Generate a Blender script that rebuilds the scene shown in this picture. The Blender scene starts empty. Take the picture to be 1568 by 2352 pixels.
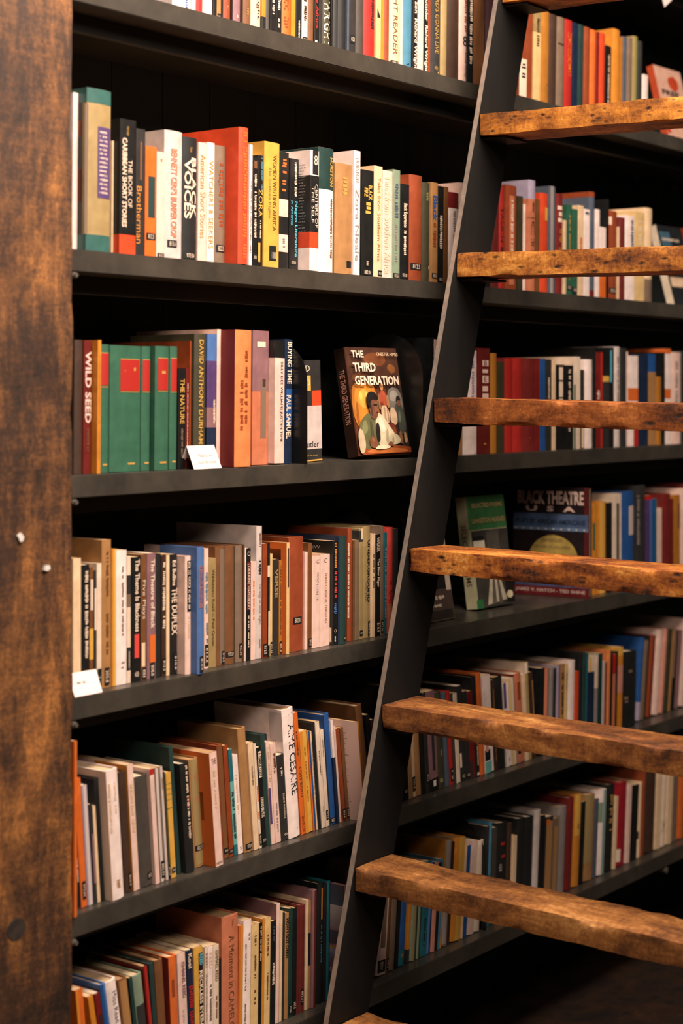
import bpy, bmesh, math, random
from mathutils import Vector, Matrix, Euler, noise
random.seed(7)
sc = bpy.context.scene
# ---------------------------------------------------------------- camera
F = 3990.0; W, HH = 1568, 2352; HOR = 905.0        # focal length and horizon in pixels of the 1568x2352 frame
CA, SA = 0.7977, 0.6030                            # heading: view axis = 0.7977 along the shelf + 0.6030 into it
D = 2.016; CZ = 1.5                                # camera distance from the shelf fronts, camera height
cam_d = bpy.data.cameras.new('camera'); cam = bpy.data.objects.new('camera', cam_d)
sc.collection.objects.link(cam); sc.camera = cam
cam_d.sensor_fit = 'VERTICAL'; cam_d.sensor_height = 36; cam_d.sensor_width = 24
cam_d.lens = F / HH * 36; cam_d.shift_y = -(HH/2 - HOR) / HH
cam.location = (0, -D, CZ)
cam.rotation_euler = (math.pi/2, 0, -math.atan2(CA, SA))
cam_d.dof.use_dof = True; cam_d.dof.focus_distance = 3.36; cam_d.dof.aperture_fstop = 2.7
# ---------------------------------------------------------------- world, lights, exposure
w = bpy.data.worlds.new('world'); sc.world = w; w.use_nodes = True
w.node_tree.nodes['Background'].inputs[0].default_value = (0.30, 0.55, 0.55, 1)
w.node_tree.nodes['Background'].inputs[1].default_value = 0.02
def area(name, loc, target, size, power, col, spread=math.pi):
    l = bpy.data.lights.new(name, 'AREA'); l.shape = 'RECTANGLE'; l.size, l.size_y = size
    l.energy = power; l.color = col; l.spread = spread
    o = bpy.data.objects.new(name, l); sc.collection.objects.link(o); o.location = loc
    o.rotation_euler = (Vector(target) - Vector(loc)).to_track_quat('-Z', 'Y').to_euler()
    return o
area('ceiling_light', (2.35, -1.35, 3.4), (2.7, 0.0, 1.0), (1.9, 0.35), 122, (1.0, 0.83, 0.69))
area('fill_light', (0.8, -2.4, 3.1), (2.4, 0.0, 1.0), (1.2, 0.6), 40, (1.0, 0.82, 0.68))  # unseen fill from the left, added to brighten the lower rows
sc.view_settings.view_transform = 'Standard'; sc.view_settings.look = 'None'
sc.view_settings.gamma = 1.0; sc.view_settings.use_curve_mapping = False
sc.view_settings.exposure = 0.5
# ---------------------------------------------------------------- helpers
LK = sc.collection.objects.link
def lin(c): return tuple((x/12.92 if x <= 0.04045 else ((x+0.055)/1.055)**2.4) for x in c)
def hexc(h): return lin(tuple(int(h[i:i+2], 16)/255 for i in (0, 2, 4)))
PAL = dict(white='f2dcd4', cream='ecc9a2', ivory='e6cdb6', pinkwhite='e9c4b6', pink='d9937f', salmon='cf7a58', coral='e84c42',
 black='141414', charcoal='2c2a29', darkgrey='413a34', grey='8f8480', greywhite='c9b8b2', lilac='a598ad', taupe='75604f',
 brown='6e4526', darkbrown='3c271b', tan='b3814f', khaki='a48a5a', rust='9a4420', maroon='621c18', darkred='7e1f1b', red='b8261d',
 crimson='a31224', orange='e8702a', redorange='e64a20', peach='f08c50', amber='e38f2e', ochre='be7a28', yellow='e9b04e', paleyellow='e6c184',
 olive='8f8a4a', darkolive='3a3522', sage='7f8f78', green='2b5a44', darkgreen='1a3532', teal='1d626c', lightteal='6fb0a8', cyan='5cc0d8',
 navy='16243c', blue='22579c', skyblue='4c86a2', cornflower='4f74b0', slate='4a5260', purple='4c3664', mauve='8c6468', gold='c79a4c', wine='3a1a1e')
NICE = dict(pinkwhite='off-white', greywhite='pale grey', darkgrey='dark grey', darkbrown='dark brown', darkred='dark red', redorange='red-orange',
 paleyellow='pale yellow', darkolive='dark olive', darkgreen='dark green', lightteal='light teal', skyblue='light blue', cornflower='mid blue')
def colr(c):
    r = hexc(PAL.get(c, c)); s_ = (max(r)-min(r))/(max(r)+1e-6); k = 1-.26*s_ if max(r) > .2 else 1
    return tuple(x*k for x in r)
def nice(c): return NICE.get(c, c)
MATS = {}
def nt(name):
    m = bpy.data.materials.new(name); m.use_nodes = True
    n = m.node_tree.nodes; b = n['Principled BSDF']
    return m, n, m.node_tree.links, b
def cover_mat(c, rough=0.5, wear=0.12):
    k = ('cover', c, rough)
    if k in MATS: return MATS[k]
    m, n, l, b = nt('cover ' + c)
    col = colr(c); tc = n.new('ShaderNodeTexCoord')
    z = n.new('ShaderNodeTexNoise'); z.inputs['Scale'].default_value = 45; z.inputs['Detail'].default_value = 6
    l.new(tc.outputs['Object'], z.inputs['Vector'])
    r = n.new('ShaderNodeValToRGB'); r.color_ramp.elements[0].position = .3; r.color_ramp.elements[1].position = .75
    r.color_ramp.elements[0].color = tuple(x*(1-wear*1.3) for x in col)+(1,)
    r.color_ramp.elements[1].color = tuple(min(1, x*(1+wear)+.004) for x in col)+(1,)
    l.new(z.outputs['Fac'], r.inputs[0]); l.new(r.outputs[0], b.inputs['Base Color'])
    b.inputs['Roughness'].default_value = rough
    MATS[k] = m; return m
def ink(c):
    k = ('ink', c)
    if k not in MATS:
        m, n, l, b = nt('ink ' + c); b.inputs['Base Color'].default_value = colr(c)+(1,); b.inputs['Roughness'].default_value = .55; MATS[k] = m
    return MATS[k]
def page_mat(c='cfae86'):
    k = ('page', c)
    if k in MATS: return MATS[k]
    m, n, l, b = nt('pages'); tc = n.new('ShaderNodeTexCoord'); mp = n.new('ShaderNodeMapping'); mp.inputs['Scale'].default_value = (1500, 4, 4)
    z = n.new('ShaderNodeTexNoise'); z.inputs['Scale'].default_value = 1; r = n.new('ShaderNodeValToRGB'); col = hexc(c)
    r.color_ramp.elements[0].position = .35; r.color_ramp.elements[1].position = .65
    r.color_ramp.elements[0].color = tuple(x*.7 for x in col)+(1,); r.color_ramp.elements[1].color = col+(1,)
    l.new(tc.outputs['Object'], mp.inputs[0]); l.new(mp.outputs[0], z.inputs[0]); l.new(z.outputs['Fac'], r.inputs[0]); l.new(r.outputs[0], b.inputs['Base Color'])
    b.inputs['Roughness'].default_value = .9; MATS[k] = m; return m
def dark_mat(name, c1, c2, rough, scale=6, bump=.05, streak=(1,1,1)):
    m, n, l, b = nt(name); tc = n.new('ShaderNodeTexCoord'); mp = n.new('ShaderNodeMapping'); mp.inputs['Scale'].default_value = streak
    z = n.new('ShaderNodeTexNoise'); z.inputs['Scale'].default_value = scale; z.inputs['Detail'].default_value = 8; z.inputs['Roughness'].default_value = .65
    r = n.new('ShaderNodeValToRGB'); r.color_ramp.elements[0].position = .35; r.color_ramp.elements[1].position = .7
    r.color_ramp.elements[0].color = hexc(c1)+(1,); r.color_ramp.elements[1].color = hexc(c2)+(1,)
    l.new(tc.outputs['Object'], mp.inputs[0]); l.new(mp.outputs[0], z.inputs[0]); l.new(z.outputs['Fac'], r.inputs[0]); l.new(r.outputs[0], b.inputs['Base Color'])
    bp = n.new('ShaderNodeBump'); bp.inputs['Strength'].default_value = bump; bp.inputs['Distance'].default_value = .01
    l.new(z.outputs['Fac'], bp.inputs['Height']); l.new(bp.outputs[0], b.inputs['Normal']); b.inputs['Roughness'].default_value = rough
    return m
def wood_mat(name, cols, grain, cross, pits, seed, rough=.75, scratch=.5):
    """weathered sawn timber: grain axis stretch, cross marks, dark pits; object space"""
    m, n, l, b = nt(name); tc = n.new('ShaderNodeTexCoord')
    def nz(scale, stretch, det=8, rg=.6, off=0):
        mp = n.new('ShaderNodeMapping'); mp.inputs['Scale'].default_value = stretch; mp.inputs['Location'].default_value = (seed*3.7+off, seed*1.3, off)
        z = n.new('ShaderNodeTexNoise'); z.inputs['Scale'].default_value = scale; z.inputs['Detail'].default_value = det; z.inputs['Roughness'].default_value = rg; z.inputs['Distortion'].default_value = .6
        l.new(tc.outputs['Object'], mp.inputs[0]); l.new(mp.outputs[0], z.inputs[0]); return z.outputs['Fac']
    def mth(op, a, bb):
        x = n.new('ShaderNodeMath'); x.operation = op
        for i, v in enumerate((a, bb)):
            if isinstance(v, (int, float)): x.inputs[i].default_value = v
            else: l.new(v, x.inputs[i])
        return x.outputs[0]
    big = nz(9, (1.3, .6, 1.3) if grain[1] < grain[0] else (1, 1, .45), 6, .65); g = nz(14, grain, 8, .7, 5); c = nz(18, cross, 6, .7, 9); fine = nz(160, (1, 1, 1), 4, .6, 2)
    f = mth('ADD', mth('MULTIPLY', big, .7), mth('MULTIPLY', g, .3)); f = mth('ADD', f, mth('MULTIPLY', mth('SUBTRACT', c, .5), scratch)); f = mth('ADD', f, mth('MULTIPLY', mth('SUBTRACT', fine, .5), .25))
    r = n.new('ShaderNodeValToRGB'); e = r.color_ramp.elements
    ps = (.35, .46, .56, .68)
    while len(e) < 4: e.new(.5)
    for i in range(4): e[i].position = ps[i]; e[i].color = hexc(cols[i])+(1,)
    l.new(f, r.inputs[0])
    np_ = pits is None; pits = pits or (1, 1, 1)
    v = n.new('ShaderNodeTexVoronoi'); mp = n.new('ShaderNodeMapping'); mp.inputs['Scale'].default_value = pits; mp.inputs['Location'].default_value = (seed, seed*2, seed*5)
    l.new(tc.outputs['Object'], mp.inputs[0]); l.new(mp.outputs[0], v.inputs[0])
    pn = nz(25, (1, 1, 1), 4, .7, 4)
    pd = mth('ADD', v.outputs['Distance'], 1.0 if np_ else mth('MULTIPLY', mth('SUBTRACT', pn, .5), .5))
    pr = n.new('ShaderNodeValToRGB'); pr.color_ramp.elements[0].position = -.0 if np_ else .05; pr.color_ramp.elements[1].position = .001 if np_ else .25
    l.new(pd, pr.inputs[0])
    mx = n.new('ShaderNodeMix'); mx.data_type = 'RGBA'; mx.inputs['A'].default_value = hexc('150c08')+(1,)
    l.new(pr.outputs[0], mx.inputs['Factor']); l.new(r.outputs[0], mx.inputs['B']); l.new(mx.outputs['Result'], b.inputs['Base Color'])
    bp = n.new('ShaderNodeBump'); bp.inputs['Strength'].default_value = .45; bp.inputs['Distance'].default_value = .003
    hgt = mth('ADD', mth('MULTIPLY', f, 1.0), mth('MULTIPLY', pr.outputs[0], .6))
    l.new(hgt, bp.inputs['Height']); l.new(bp.outputs[0], b.inputs['Normal']); b.inputs['Roughness'].default_value = rough
    return m
def mesh_obj(name, verts, faces, m, parent=None, smooth=False, mats=None, fm=None):
    me = bpy.data.meshes.new(name); me.from_pydata([tuple(v) for v in verts], [], faces)
    if mats:
        for x in mats: me.materials.append(x)
        for i, p in enumerate(me.polygons): p.material_index = fm[i]
    else: me.materials.append(m)
    if smooth:
        for p in me.polygons: p.use_smooth = True
    me.update()
    o = bpy.data.objects.new(name, me); LK(o)
    if parent: o.parent = parent
    return o
def empty(name, loc, rot=(0,0,0)):
    o = bpy.data.objects.new(name, None); o.empty_display_size = .05; LK(o); o.location = loc; o.rotation_euler = rot; return o
def tag(o, label=None, cat=None, group=None, kind=None):
    if label: o['label'] = label
    if cat: o['category'] = cat
    if group: o['group'] = group
    if kind: o['kind'] = kind
    return o
class MB:
    def __init__(s): s.v = []; s.f = []
    def box(s, a, b):
        x0,y0,z0 = a; x1,y1,z1 = b; i = len(s.v)
        s.v += [(x0,y0,z0),(x1,y0,z0),(x1,y1,z0),(x0,y1,z0),(x0,y0,z1),(x1,y0,z1),(x1,y1,z1),(x0,y1,z1)]
        s.f += [(i,i+3,i+2,i+1),(i+4,i+5,i+6,i+7),(i,i+1,i+5,i+4),(i+1,i+2,i+6,i+5),(i+2,i+3,i+7,i+6),(i+3,i,i+4,i+7)]; return s
    def prism(s, pts, z0, z1, fn=None):
        """pts: closed outline of (a,b); fn maps (a,b,h) to xyz"""
        fn = fn or (lambda a,b,h: (a,b,h)); i = len(s.v); n = len(pts)
        s.v += [fn(a,b,z0) for a,b in pts] + [fn(a,b,z1) for a,b in pts]
        s.f += [tuple(reversed(range(i, i+n))), tuple(range(i+n, i+2*n))] + [(i+k, i+(k+1)%n, i+n+(k+1)%n, i+n+k) for k in range(n)]; return s
    def obj(s, name, m, parent=None, bevel=0, smooth=False):
        o = mesh_obj(name, s.v, s.f, m, parent, smooth)
        bm = bmesh.new(); bm.from_mesh(o.data); bmesh.ops.recalc_face_normals(bm, faces=bm.faces)
        if bevel: bmesh.ops.bevel(bm, geom=bm.edges[:], offset=bevel, segments=2, affect='EDGES')
        bm.to_mesh(o.data); bm.free(); return o
TXT = {}
def text_mesh(s, bold=0.0):
    """outline triangles of a string in built-in lettering, normalised: returns verts, faces, width, height"""
    k = (s, bold)
    if k in TXT: return TXT[k]
    c = bpy.data.curves.new('t', 'FONT'); c.body = s; c.size = 1; c.resolution_u = 2; c.offset = bold; c.fill_mode = 'FRONT'; c.space_line = .85; c.align_x = 'CENTER' if '\n' in s else 'LEFT'
    o = bpy.data.objects.new('t', c); LK(o); bpy.context.view_layer.update()
    me = bpy.data.meshes.new_from_object(o.evaluated_get(bpy.context.evaluated_depsgraph_get()))
    vs = [(v.co.x, v.co.y) for v in me.vertices]; fs = [tuple(p.vertices) for p in me.polygons]
    bpy.data.objects.remove(o); bpy.data.curves.remove(c); bpy.data.meshes.remove(me)
    if not vs: vs = [(0,0),(1,0),(1,1)]; fs = [(0,1,2)]
    x0 = min(v[0] for v in vs); x1 = max(v[0] for v in vs); y0 = min(v[1] for v in vs); y1 = max(v[1] for v in vs)
    TXT[k] = ([((x-x0)/(x1-x0+1e-9), (y-y0)/(y1-y0+1e-9)) for x,y in vs], fs, x1-x0, y1-y0); return TXT[k]
def hit(px, s, z=None):
    """where the view ray of column px meets the vertical plane y = s: (x, depth)"""
    r = (px-784)/F; t = (D+s)/(SA - CA*r); return t*(CA + SA*r), t
# ---------------------------------------------------------------- room shell
m_floor = wood_mat('floor boards', ('120a07','1f120b','2d1a0e','40260f'), (1,12,12), (10,1,10), (2,3,3), 3, .6, .2)
def struct(o): o['kind'] = 'structure'; return o
struct(MB().box((-1.5,-4.5,-.05),(6.5,.6,0)).obj('floor', m_floor))
m_wall = dark_mat('dark plaster', '15110f', '221a15', .85, 3)
struct(MB().box((-1.5,.45,0),(6.5,.6,3.6)).obj('wall_back', m_wall))
struct(MB().box((6.3,-4.5,0),(6.5,.45,3.6)).obj('wall_right', m_wall))
struct(MB().box((-1.5,-4.5,3.6),(6.5,.6,3.7)).obj('ceiling', m_wall))
# ---------------------------------------------------------------- bookcase
XP = hit(171, -.012)[0]                     # right face of the timber post
SHT = [CZ+1.10, CZ+.665, CZ+.232, CZ-.131, CZ-.4865, CZ-.8345, CZ-1.172]   # shelf tops; index 1 is the first row of books in view
m_shelf = dark_mat('dark steel shelf', '302d29', '464038', .33, 9, .06)
m_dk = dark_mat('black underside rail', '141312', '1c1a18', .7, 9, .04)
m_back = wood_mat('dark back boards', ('080d0d','0b1312','101716','1c1713'), (14,14,1), (1,1,8), (3,3,1), 2, .7, .1)
XE = 5.6
case = tag(empty('bookcase', (XP, 0, 0)), 'built-in dark bookcase with seven thick charcoal shelves running past the ladder', 'bookcase')
def child(mb, name, m, bevel=0):
    o = mb.obj(name, m, None, bevel); o.parent = case; o.location = (-XP, 0, 0); return o
for i, z in enumerate(SHT):
    child(MB().box((XP+.004, 0, z-.036), (XE, .315, z)), 'shelf_board', m_shelf, .0015)
    child(MB().box((XP, .06, z-.066), (XE, .075, z-.0365)), 'shelf_rail', m_dk)
bp = MB()
x = XP
while x < XE-.01:
    x2 = min(x+.14, XE); bp.box((x+.001, .32, 0), (x2-.001, .34, 3.1)); x = x2
child(bp, 'back_panel', m_back)
child(MB().box((XE, 0, 0), (XE+.03, .34, 3.1)), 'side_panel', m_shelf)
m_bolt = dark_mat('dull grey steel', '6a625c', '8a8078', .45, 40)
m_bolt.node_tree.nodes['Principled BSDF'].inputs['Metallic'].default_value = .6
def disc(r, n=12): return [(r*math.cos(2*math.pi*k/n), r*math.sin(2*math.pi*k/n)) for k in range(n)]
for z in SHT[2:6]:
    xb, zb = XP+.009, z-.036-.006
    b = MB(); b.prism(disc(.0055, 6), 0, .012, lambda a,c,h: (xb+a, h-.004, zb+c)); b.prism(disc(.0035), -.004, 0, lambda a,c,h: (xb+a, h-.004, zb+c))
    child(b, 'bolt', m_bolt)
xb = hit(1523, .01)[0]; zb = SHT[6]-.036-.01
b = MB(); b.prism(disc(.008, 8), 0, .02, lambda a,c,h: (xb+a, h, zb+c)); child(b, 'bolt', m_bolt)
for px, py in ((1466,53),(1458,406),(1545,432)):
    xx, t = hit(px, .318); zz = CZ+(HOR-py)*t/F
    b = MB(); b.prism(disc(.009), .31, .32, lambda a,c,h: (xx+a, h, zz+c)); child(b, 'bolt', m_bolt)
# ---------------------------------------------------------------- rough beams (post, treads)
def beam(name, dims, m, parent, seed, res=.02, amp=.003, edge=.006):
    """sawn timber with uneven faces and chipped arrises; local box 0..dims"""
    bm = bmesh.new(); nx, ny, nz_ = [max(2, int(d/res)) for d in dims]
    def face(o, u, v, nu, nv):
        g = [[bm.verts.new(o + u*(i/nu) + v*(j/nv)) for j in range(nv+1)] for i in range(nu+1)]
        for i in range(nu):
            for j in range(nv): bm.faces.new((g[i][j], g[i+1][j], g[i+1][j+1], g[i][j+1]))
    X, Y, Z = Vector((dims[0],0,0)), Vector((0,dims[1],0)), Vector((0,0,dims[2])); O = Vector((0,0,0))
    face(O,X,Y,nx,ny); face(O+Z,X,Y,nx,ny); face(O,X,Z,nx,nz_); face(O+Y,X,Z,nx,nz_); face(O,Y,Z,ny,nz_); face(O+X,Y,Z,ny,nz_)
    bmesh.ops.remove_doubles(bm, verts=bm.verts, dist=1e-5); bmesh.ops.recalc_face_normals(bm, faces=bm.faces)
    S = Vector((seed*7.1, seed*3.3, seed*1.7)); C = (X+Y+Z)/2
    for v in bm.verts:
        p = v.co.copy(); on = [(abs(p[i]) < 1e-6 or abs(p[i]-dims[i]) < 1e-6) for i in range(3)]
        n_ = Vector([((-1 if p[i] < C[i] else 1) if on[i] else 0) for i in range(3)])
        d = noise.noise(p*9+S)*amp + noise.noise(p*40+S)*amp*.4
        if sum(on) >= 2: d -= edge*(.12+1.5*max(0, noise.noise(p*16+S*2)-.05))
        v.co = p + n_*(d - amp*.3)
    me = bpy.data.meshes.new(name); bm.to_mesh(me); bm.free(); me.materials.append(m)
    for p in me.polygons: p.use_smooth = True
    me.set_sharp_from_angle(angle=math.radians(38))
    o = bpy.data.objects.new(name, me); LK(o)
    if parent: o.parent = parent
    return o
m_post = wood_mat('weathered post timber', ('1a100a','3f2615','6c4422','aa6e36'), (4,4,.7), (.6,.6,4), None, 8, .62, .2)
post = beam('wooden_post', (.30, .16, 3.6), m_post, None, 5, .03, .0016, .003)
post.location = (XP-.304, -.012, 0)
tag(post, 'thick weathered brown timber post at the left end of the bookcase', 'post')
m_chip = ink('d8cfc8')
for px, py, w_, h_, a in ((48,1235,.011,.013,.7),(108,1305,.013,.009,0)):
    xx, t = hit(px, -.014); zz = CZ+(HOR-py)*t/F
    o = MB().prism([(-w_/2,-h_*.3),(0,-h_/2),(w_/2,-h_*.2),(w_*.4,h_*.45),(-w_*.3,h_*.5)], 0, .005, lambda p,q,h: (p*math.cos(a)-q*math.sin(a), -h, p*math.sin(a)+q*math.cos(a))).obj('pale_chip', m_chip, post)
    o.location = (xx-post.location.x, 0.002, zz)
xx, t = hit(40, -.014); zz = CZ+(HOR-2135)*t/F
o = MB().prism(disc(.017, 14), 0, .004, lambda p,q,h: (p*1.1, -h, q)).obj('knot_hole', dark_mat('knot', '0d0806', '3a2c22', .8, 60), post); o.location = (xx-post.location.x, .0035, zz)
# ---------------------------------------------------------------- ladder
YL = -.105; LX, LZ = 2.993, CZ+.5705; LEAN = .2955; STEP = .2885   # front top corner of the second-highest tread in view
def lx(z): return LX + (z-LZ)*LEAN
lad = tag(empty('library_ladder', (lx(0), YL, 0)), 'tall leaning ladder with black steel stiles and thick rough wooden treads before the books', 'ladder')
m_stile = dark_mat('black steel plate', '0f0d0c', '161413', .6, 14, .05, (1,1,.3))
m_stile.node_tree.nodes['Principled BSDF'].inputs['Specular IOR Level'].default_value = .25
m_edge = dark_mat('bare steel edge', '847870', 'a39589', .42, 60, .05); m_edge.node_tree.nodes['Principled BSDF'].inputs['Metallic'].default_value = .5
ZT = 3.4; DW = .126; LW = .76
for k, yy in enumerate((YL, YL-LW-.01)):
    o = MB().prism([(lx(0), 0), (lx(0)+DW, 0), (lx(ZT)+DW, ZT), (lx(ZT), ZT)], yy, yy+.010, lambda a,b,h: (a-lx(0), h-YL, b)).obj('stile', m_stile, lad)
    e = MB().prism([(lx(0)-.0012, 0), (lx(0), 0), (lx(ZT), ZT), (lx(ZT)-.0012, ZT)], yy, yy+.010, lambda a,b,h: (a-lx(0), h-YL, b)).obj('bare_edge', m_edge, o)
TCOL = [('4a290c','8a5018','b87428','e0a24c'), ('2c1608','784216','ae6e28','dea456'), ('38190a','70390f','965522','c48a48'), ('2c1408','7e4114','b06a26','e2a656'), ('3c200c','70401c','97602c','c48e52'), ('38200c','693e1a','905c2b','c08a50')]
ti = 0
for k in range(-1, 8):
    z = LZ - k*STEP + (.014 if k == 6 else 0)
    if z < .1: break
    c = TCOL[min(max(k, 0), 5)]
    m = wood_mat('tread timber', c, (5,.8,5), (.8,2.6,.8), {0:(12,7,14),1:(9,5,12),2:(8,3.5,10),3:(9,5,12)}.get(k), 10+k*3, .6, .2)
    th = (.047,.0445,.0485,.0505,.046,.046,.044,.044,.044)[k+1]
    t = beam('tread', (.118, LW-.004, th), m, lad, 20+k, .0075, .0018, .0045)
    t.location = (lx(z)-lx(0)-.001, -.002, z-th); 
    # the treads dip a little towards the room
    me = t.data
    for v in me.vertices: v.co.y = -v.co.y; v.co.z += v.co.y*.019
    me.flip_normals()
    br = MB().box((.012, -.055, z-th-.006), (.10, 0, z-th-.002))
    o = br.obj('angle_bracket', m_stile, lad); o.location = (lx(z)-lx(0), -.0005, -.001)
# ---------------------------------------------------------------- books
NUMS = ['813.5','810.8','808.8','812.5','811.54','822.33','882.01','810.9','813.6','305.8','973.04','815.5']
def arc(u, t, hard):
    e = min(.16*t, .004) if hard else min(.06*t, .0008)
    return e*(2*u-1)**2 if hard else e*abs(2*u-1)**6
def profile(t, w_, hard, off=0.0, n=8):
    """outer outline of a cover seen from above, and its inner outline"""
    o = []; th = .0028 if hard else .0007
    th = min(th, t*.22)
    for i in range(n+1):
        u = i/n; o.append((u*t + (off if i == n else -off if i == 0 else 0), arc(u, t, hard) - off))
    outer = [(-off, w_)] + o + [(t+off, w_)]
    inner = [(t-th, w_)] + [(t-th, .006+th)] + [(t-th, arc(1, t, hard)+th), (t/2, th*1.2), (th, arc(0, t, hard)+th), (th, .006+th), (th, w_)]
    return outer, inner
def cover_mesh(t, w_, h, hard, z0=0.0, off=0.0, wrap=None):
    outer, inner = profile(t, w_, hard, off); pts = outer + inner; n = len(pts); no = len(outer)
    v = [(a,b,z0) for a,b in pts] + [(a,b,h) for a,b in pts]
    f = [(k, (k+1)%n, n+(k+1)%n, n+k) for k in range(n)]
    # caps: strip between the outer and the inner outline
    def cap(base, flip):
        # match points by nearest progression
        A = list(range(no)); B = list(range(n-1, no-1, -1)); i = j = 0; r = []
        while i < len(A)-1 or j < len(B)-1:
            if j == len(B)-1 or (i < len(A)-1 and (i+1)/(len(A)-1) <= (j+1)/(len(B)-1)):
                tri = (base+A[i], base+A[i+1], base+B[j]); i += 1
            else: tri = (base+A[i], base+B[j+1], base+B[j]); j += 1
            r.append(tri[::-1] if flip else tri)
        return r
    return v, f + cap(0, False) + cap(n, True)
def surf(kind, t, w_, h, hard, off):
    """maps (u across, v up, both in metres) onto the spine or the left cover"""
    if kind == 'spine': return lambda a, b: (a, arc(min(1, max(0, a/t)), t, hard)-off, b)
    return lambda a, b: (-off, w_-a, b)          # left cover: a runs from the fore edge to the spine
def patch(S, x0, x1, z0, z1, n=6):
    v = []; f = []
    for i in range(n+1):
        a = x0+(x1-x0)*i/n; v += [S(a, z0), S(a, z1)]
    for i in range(n): f.append((2*i, 2*i+2, 2*i+3, 2*i+1))
    return v, f
def put_text(S, s, x0, x1, z0, z1, rot=True, bold=.0, keep=True):
    """lettering inside a box; rot = reads downwards"""
    v, f, tw, th = text_mesh(s, bold); bw, bh = x1-x0, z1-z0
    if keep:                                       # do not stretch letters beyond reason
        lw, lh = (bh, bw) if rot else (bw, bh); asp = tw/th
        if lw > asp*lh*1.7: lw = asp*lh*1.7
        if lh > lw/asp*2.2: lh = lw/asp*2.2
        if rot: cz, cx = (z0+z1)/2, (x0+x1)/2; z0, z1, x0, x1 = cz-lw/2, cz+lw/2, cx-lh/2, cx+lh/2
        else: cz, cx = (z0+z1)/2, (x0+x1)/2; x0, x1, z0, z1 = cx-lw/2, cx+lw/2, cz-lh/2, cz+lh/2
    if rot: vv = [S(x0+(x1-x0)*b, z1-(z1-z0)*a) for a, b in v]
    else: vv = [S(x0+(x1-x0)*a, z0+(z1-z0)*b) for a, b in v]
    return vv, [tuple(q) for q in f]
def scribble(S, x0, x1, z0, z1, rot, rnd):
    """tiny unreadable print: a run of short strokes"""
    v = []; f = []; p = 0.0; L = (z1-z0) if rot else (x1-x0); B = (x1-x0) if rot else (z1-z0); st = max(B*.42, .0012)
    while p < L-st:
        if rnd.random() < .16: p += st; continue
        q = p + st*rnd.uniform(.55, .8); a = rnd.uniform(0, .25)*B; b = B*(1-rnd.uniform(0, .2))
        i = len(v)
        if rot: c = [(x0+a, z1-p), (x0+b, z1-p), (x0+b, z1-q), (x0+a, z1-q)]
        else: c = [(x0+p, z0+a), (x0+q, z0+a), (x0+q, z0+b), (x0+p, z0+b)]
        v += [S(*k) for k in c]; f.append((i, i+1, i+2, i+3)); p += st
    if not v: v = [S(x0,z0), S(x1,z0), S(x1,z1)]; f = [(0,1,2)]
    return v, f
PGC = ['cfae86', 'd9bd98', 'c09a6c', 'dcc6aa', 'b98f62']
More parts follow.
